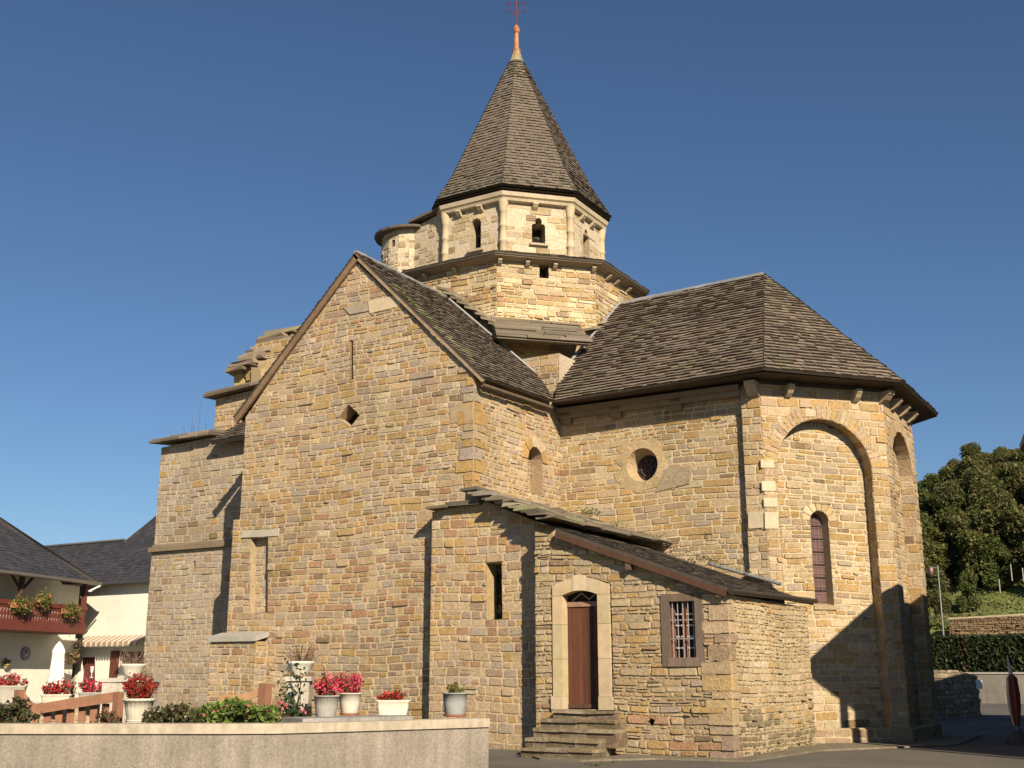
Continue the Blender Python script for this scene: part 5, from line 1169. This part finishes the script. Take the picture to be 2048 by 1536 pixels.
# ---------- walls, hedge and lamp post beyond the apse
f = wallframe(onZ(1850, 1440, GZ), onZ(1962, 1432, GZ)); W = (onZ(1850, 1440, GZ) - onZ(1962, 1432, GZ)).length; mb = MB()
masonry(mb, f, [[(0, 0), (W, 0), (W, f.px(1958, 1352)[1]), (W * .6, f.px(1915, 1340)[1]), (0, f.px(1858, 1340)[1])]], (), (.12, .25), (1, 2.5), .02, .03, lambda r, u, v: pick(r, [(2, (.14, .115, .085)), (1, DRK), (1, GRY)]), seed=501, mort=(.1, .08, .06))
mb.box((0, 0, -.5), (W, f.px(1958, 1354)[1] - .05, -.01), (.12, .1, .07), f); mb.face([f.p(W, 0, 0), f.p(W, 0, -.5), f.p(W, 1.5, -.5), f.p(W, 1.5, 0)], (.12, .1, .07))
o = mb.build('stone_wall', 'stone'); tag(o, 'dark rough stone wall in the shade right behind the apse', 'wall')
mb = MB(); q0, q1 = f.px(1950, 1378), f.px(1961, 1360); mb.box((q0[0], q0[1], .03), (q1[0], q1[1], .06), (.5, .5, .5), f); tag(mb.build('notice_plate', 'paint'), 'small pale notice plate on the end of the dark stone wall', 'plate')
Pg = onZ(1930, 1406, GZ); Yg = Pg.y; fgw = Frame((0, Yg, 0), (1, 0, 0), (0, 0, 1)); mb = MB(); a, b = fgw.px(1900, 1400)[0], fgw.px(2150, 1400)[0]; zt_ = fgw.px(2000, 1348)[1]
prism(mb, fgw, [(a, 0), (b, 0), (b, zt_), (a, zt_)], -.3, 0, (.21, .185, .15)); prism(mb, fgw, [(a, zt_), (b, zt_), (b, zt_ + .1), (a, zt_ + .1)], -.34, .05, (.36, .33, .27)); tag(mb.build('boundary_wall', 'concrete'), 'long grey roughcast wall at the end of the street below the hedge', 'wall')
YH = Yg + 4; fhd = Frame((0, YH, 0), (1, 0, 0), (0, 0, 1)); mb = MB(); a, b = fhd.px(1820, 1300)[0], fhd.px(2150, 1300)[0]; zt_ = fhd.px(1950, 1272)[1]; r = random.Random(81)
mb.box((a, 0, -1.6), (b, zt_ - .25, -.15), (.02, .022, .01), fhd)
for _ in range(12000):
    u = r.uniform(a, b); side = r.random() < .75; br = noise.noise(V((u * .5, 3, 0))) > .15
    P = fhd.p(u, r.uniform(.5, zt_), r.gauss(0, .08)) if side else fhd.p(u, zt_ + r.gauss(0, .09) - .1, r.uniform(-1.6, .05)); leafquad(mb, P, .16 * r.uniform(.6, 1.3), vary(r.choice([(.10, .07, .03), (.09, .05, .03)] if br and r.random() < .7 else [(.035, .05, .015), (.05, .065, .02), (.025, .035, .012)]), r, .3), r)
tag(mb.build('hedge', 'leaf'), 'tall clipped dark green hedge with a brown patch behind the grey wall', 'hedge')
YS = Yg + 18; fsw = Frame((0, YS, 0), (1, 0, 0), (0, 0, 1)); a, b = fsw.px(1898, 1250)[0], fsw.px(2160, 1250)[0]; z0 = fsw.px(1950, 1275)[1] - 1; z1 = fsw.px(1900, 1239)[1]; z2_ = fsw.px(2060, 1227)[1]; mb = MB()
masonry(mb, fsw, [[(a, z0), (b, z0), (b, z2_), (a, z1)]], (), (.1, .2), (1.0, 2.6), .04, .07, lambda r, u, v: pick(r, [(3, (.17, .095, .05)), (2, (.22, .13, .07)), (1, (.09, .055, .035)), (.3, (.3, .22, .14))]), seed=502, mort=(.14, .1, .06), jit=.03)
prism(mb, fsw, [(a, z1), (b, z2_), (b, z2_ + .12), (a, z1 + .12)], -.4, .06, (.46, .38, .25)); tag(mb.build('hillside_wall', 'stone'), 'long brown dry stone wall below the meadow on the hill', 'wall')
def hz(x, y):
    t = (y - YS) ; side = max(0, min(1, (x + 34) / 22)); base = z1 - .3
    if t < 0: return max(GZ - .3, (z0 + 1) * max(0, 1 + t / 14) - 1.0)
    h = base + .06 * t + max(0, t - 20) * .33 * (1 if t < 72 else 1) - max(0, t - 72) * .3 + max(0, (x - 4)) * .09 * min(1, t / 20) + .5 * noise.noise(V((x * .1, y * .1, 0)))
    return -1 + (h + 1) * side
mb = MB(); r = random.Random(90); nx, ny = 70, 60; xs = [-60 + 130 * i / nx for i in range(nx + 1)]; ys = [YH + 2 + (190) * (j / ny) ** 1.3 for j in range(ny + 1)]
rows = [[V((x, y, hz(x, y))) for x in xs] for y in ys]; mb.grid(rows, (.13, .145, .045), False); tag(mb.build('hillside', 'earth'), kind='structure')
mb = MB()
for _ in range(30000):
    y = YS + 1 + 60 * r.random() ** 1.6; x = r.uniform(-20, 30) ; z = hz(x, y); yl = noise.noise(V((x * .15, y * .1, 7)))
    c = r.choice([(.15, .18, .05), (.17, .19, .055)] if yl > 0 else [(.13, .145, .045), (.16, .145, .06)]); leafquad(mb, V((x, y, z + r.uniform(.02, .2))), r.uniform(.1, .26), vary(c, r, .3), r, asp=2)
tag(mb.build('meadow_grass', 'leaf'), 'rough green grass of the meadow above the brown stone wall', 'grass', kind='stuff')
# lamp post and fence posts
P = onY(1886, 1262, YH + 3); lp = empty('lamp_post', 'slim grey lamp post standing by the hedge beyond the apse', 'lamp post', None, P); T = local(lp, onY(1875, 1130, YH + 3)); mb = MB(); mb.tube([(0, 0, -2.5), T], [.07, .045], (.27, .25, .22), 8); mb.build('pole', 'metal', lp)
mb = MB(); A = T + V((0, 0, -.15)); B = A + V((-.45, 0, -.03)); mb.tube([A, B], .03, (.4, .38, .35), 6); mb.build('arm', 'metal', lp); mb = MB(); mb.lathe([(.06, .1), (.16, .02), (.18, -.35), (.08, -.5)], B, (.24, .13, .1), 10); mb.build('lantern', 'metal', lp)
fpst = None
for x, y0, y1, dy in ((2023, 1148, 1128, 20), (2046, 1150, 1136, 21), (1999, 1172, 1158, 16)):
    P = onY(x, y0, YS + dy); T = onY(x, y1, YS + dy); mb = MB(); mb.lathe([(.055, -.6), (.05, T.z - P.z)], (0, 0, 0), (.32, .29, .25), 8); o = mb.build('fence_post', 'timber'); o.location = P; tag(o, 'grey wooden fence post standing in the hillside meadow', 'post', 'fence posts in the meadow')

# ---------- trees of the hillside wood
def crown(seed, H, R_, cols, n, size):
    r = random.Random(seed); mb = MB(); cl = []
    for _ in range(34): t = r.uniform(0, 6.28); q = R_ * r.uniform(.15, .75); zz = H * r.uniform(.14, .88); cl.append((V((q * math.cos(t) * (1.15 - zz / H * .7), q * math.sin(t) * (1.15 - zz / H * .7), zz)), R_ * r.uniform(.2, .4), r.uniform(.8, 1.25)))
    cl.append((V((0, 0, H * .88)), R_ * .35, 1.1))
    for _ in range(n):
        c, q, k = r.choice(cl); d = V((r.gauss(0, 1), r.gauss(0, 1), r.gauss(0, 1))).normalized() * q * r.uniform(.25, 1.2) ** .5; d.z *= .8
        cc = r.choice(cols); leafquad(mb, c + d, size * r.uniform(.6, 1.4), vary((cc[0] * k, cc[1] * k, cc[2] * k), r, .3), r, asp=1.3)
    return mb, cl
KINDS = []
CT = [[(.082, .1, .024), (.1, .112, .028), (.068, .085, .02)], [(.11, .106, .026), (.12, .118, .03), (.09, .096, .024)], [(.075, .093, .024), (.092, .106, .027), (.125, .09, .034)]]
for k, (H, R_) in enumerate(((9, 3.6), (8, 3.2), (10.5, 4))):
    mb, cl = crown(700 + k, H, R_, CT[k], 6500, .3); tr = MB(); r = random.Random(k)
    tr.tube([(0, 0, -1), (.1, 0, H * .35), (.15, .1, H * .8)], [.22, .16, .05], (.1, .08, .055), 8)
    for c, q, _k in cl[:9]: tr.tube([V((.08, 0, H * .3)), c * .6 + V((0, 0, H * .12)), c], [.08, .05, .02], (.09, .07, .05), 5)
    KINDS.append((mb, tr, H))
TL = ['dark green leafy tree of the wooded hillside', 'yellowish green leafy tree of the wooded hillside', 'tall mixed green and russet tree of the wooded hillside']
meshes = []
for k, (mb, tr, H) in enumerate(KINDS):
    e_ = empty('tree', TL[k], 'tree', 'trees of the wooded hillside'); t = tr.build('trunk', 'timber', e_); c = mb.build('crown', 'leaf', e_); meshes.append((e_, t, c))
r = random.Random(55); spots = []
for j in range(14):
    y = YS + 27 + j * 3.7
    for i in range(19): 
        x = 33 - i * 3.1 + r.uniform(-2, 2) - .16 * (y - YS) * .9; spots.append((x, y + r.uniform(-2, 2)))
for x, y in ((-5.5, YS + 12), (-8, YS + 17), (-4.5, YS + 22)): spots.append((x, y))
used = [False] * 3
for n_, (x, y) in enumerate(spots):
    k = r.randrange(3); e0, t0, c0 = meshes[k]
    if used[k]: e_ = e0.copy(); COL.objects.link(e_); t = t0.copy(); COL.objects.link(t); t.parent = e_; c = c0.copy(); COL.objects.link(c); c.parent = e_
    else: e_ = e0; used[k] = True
    s = r.uniform(.55, .78) * (.85 if y > YS + 60 else 1) * (.6 if n_ >= len(spots) - 3 else 1); e_.location = (x, y, hz(x, y) - .2); e_.rotation_euler.z = r.uniform(0, 6.28); e_.scale = (s, s, s * r.uniform(.9, 1.15))
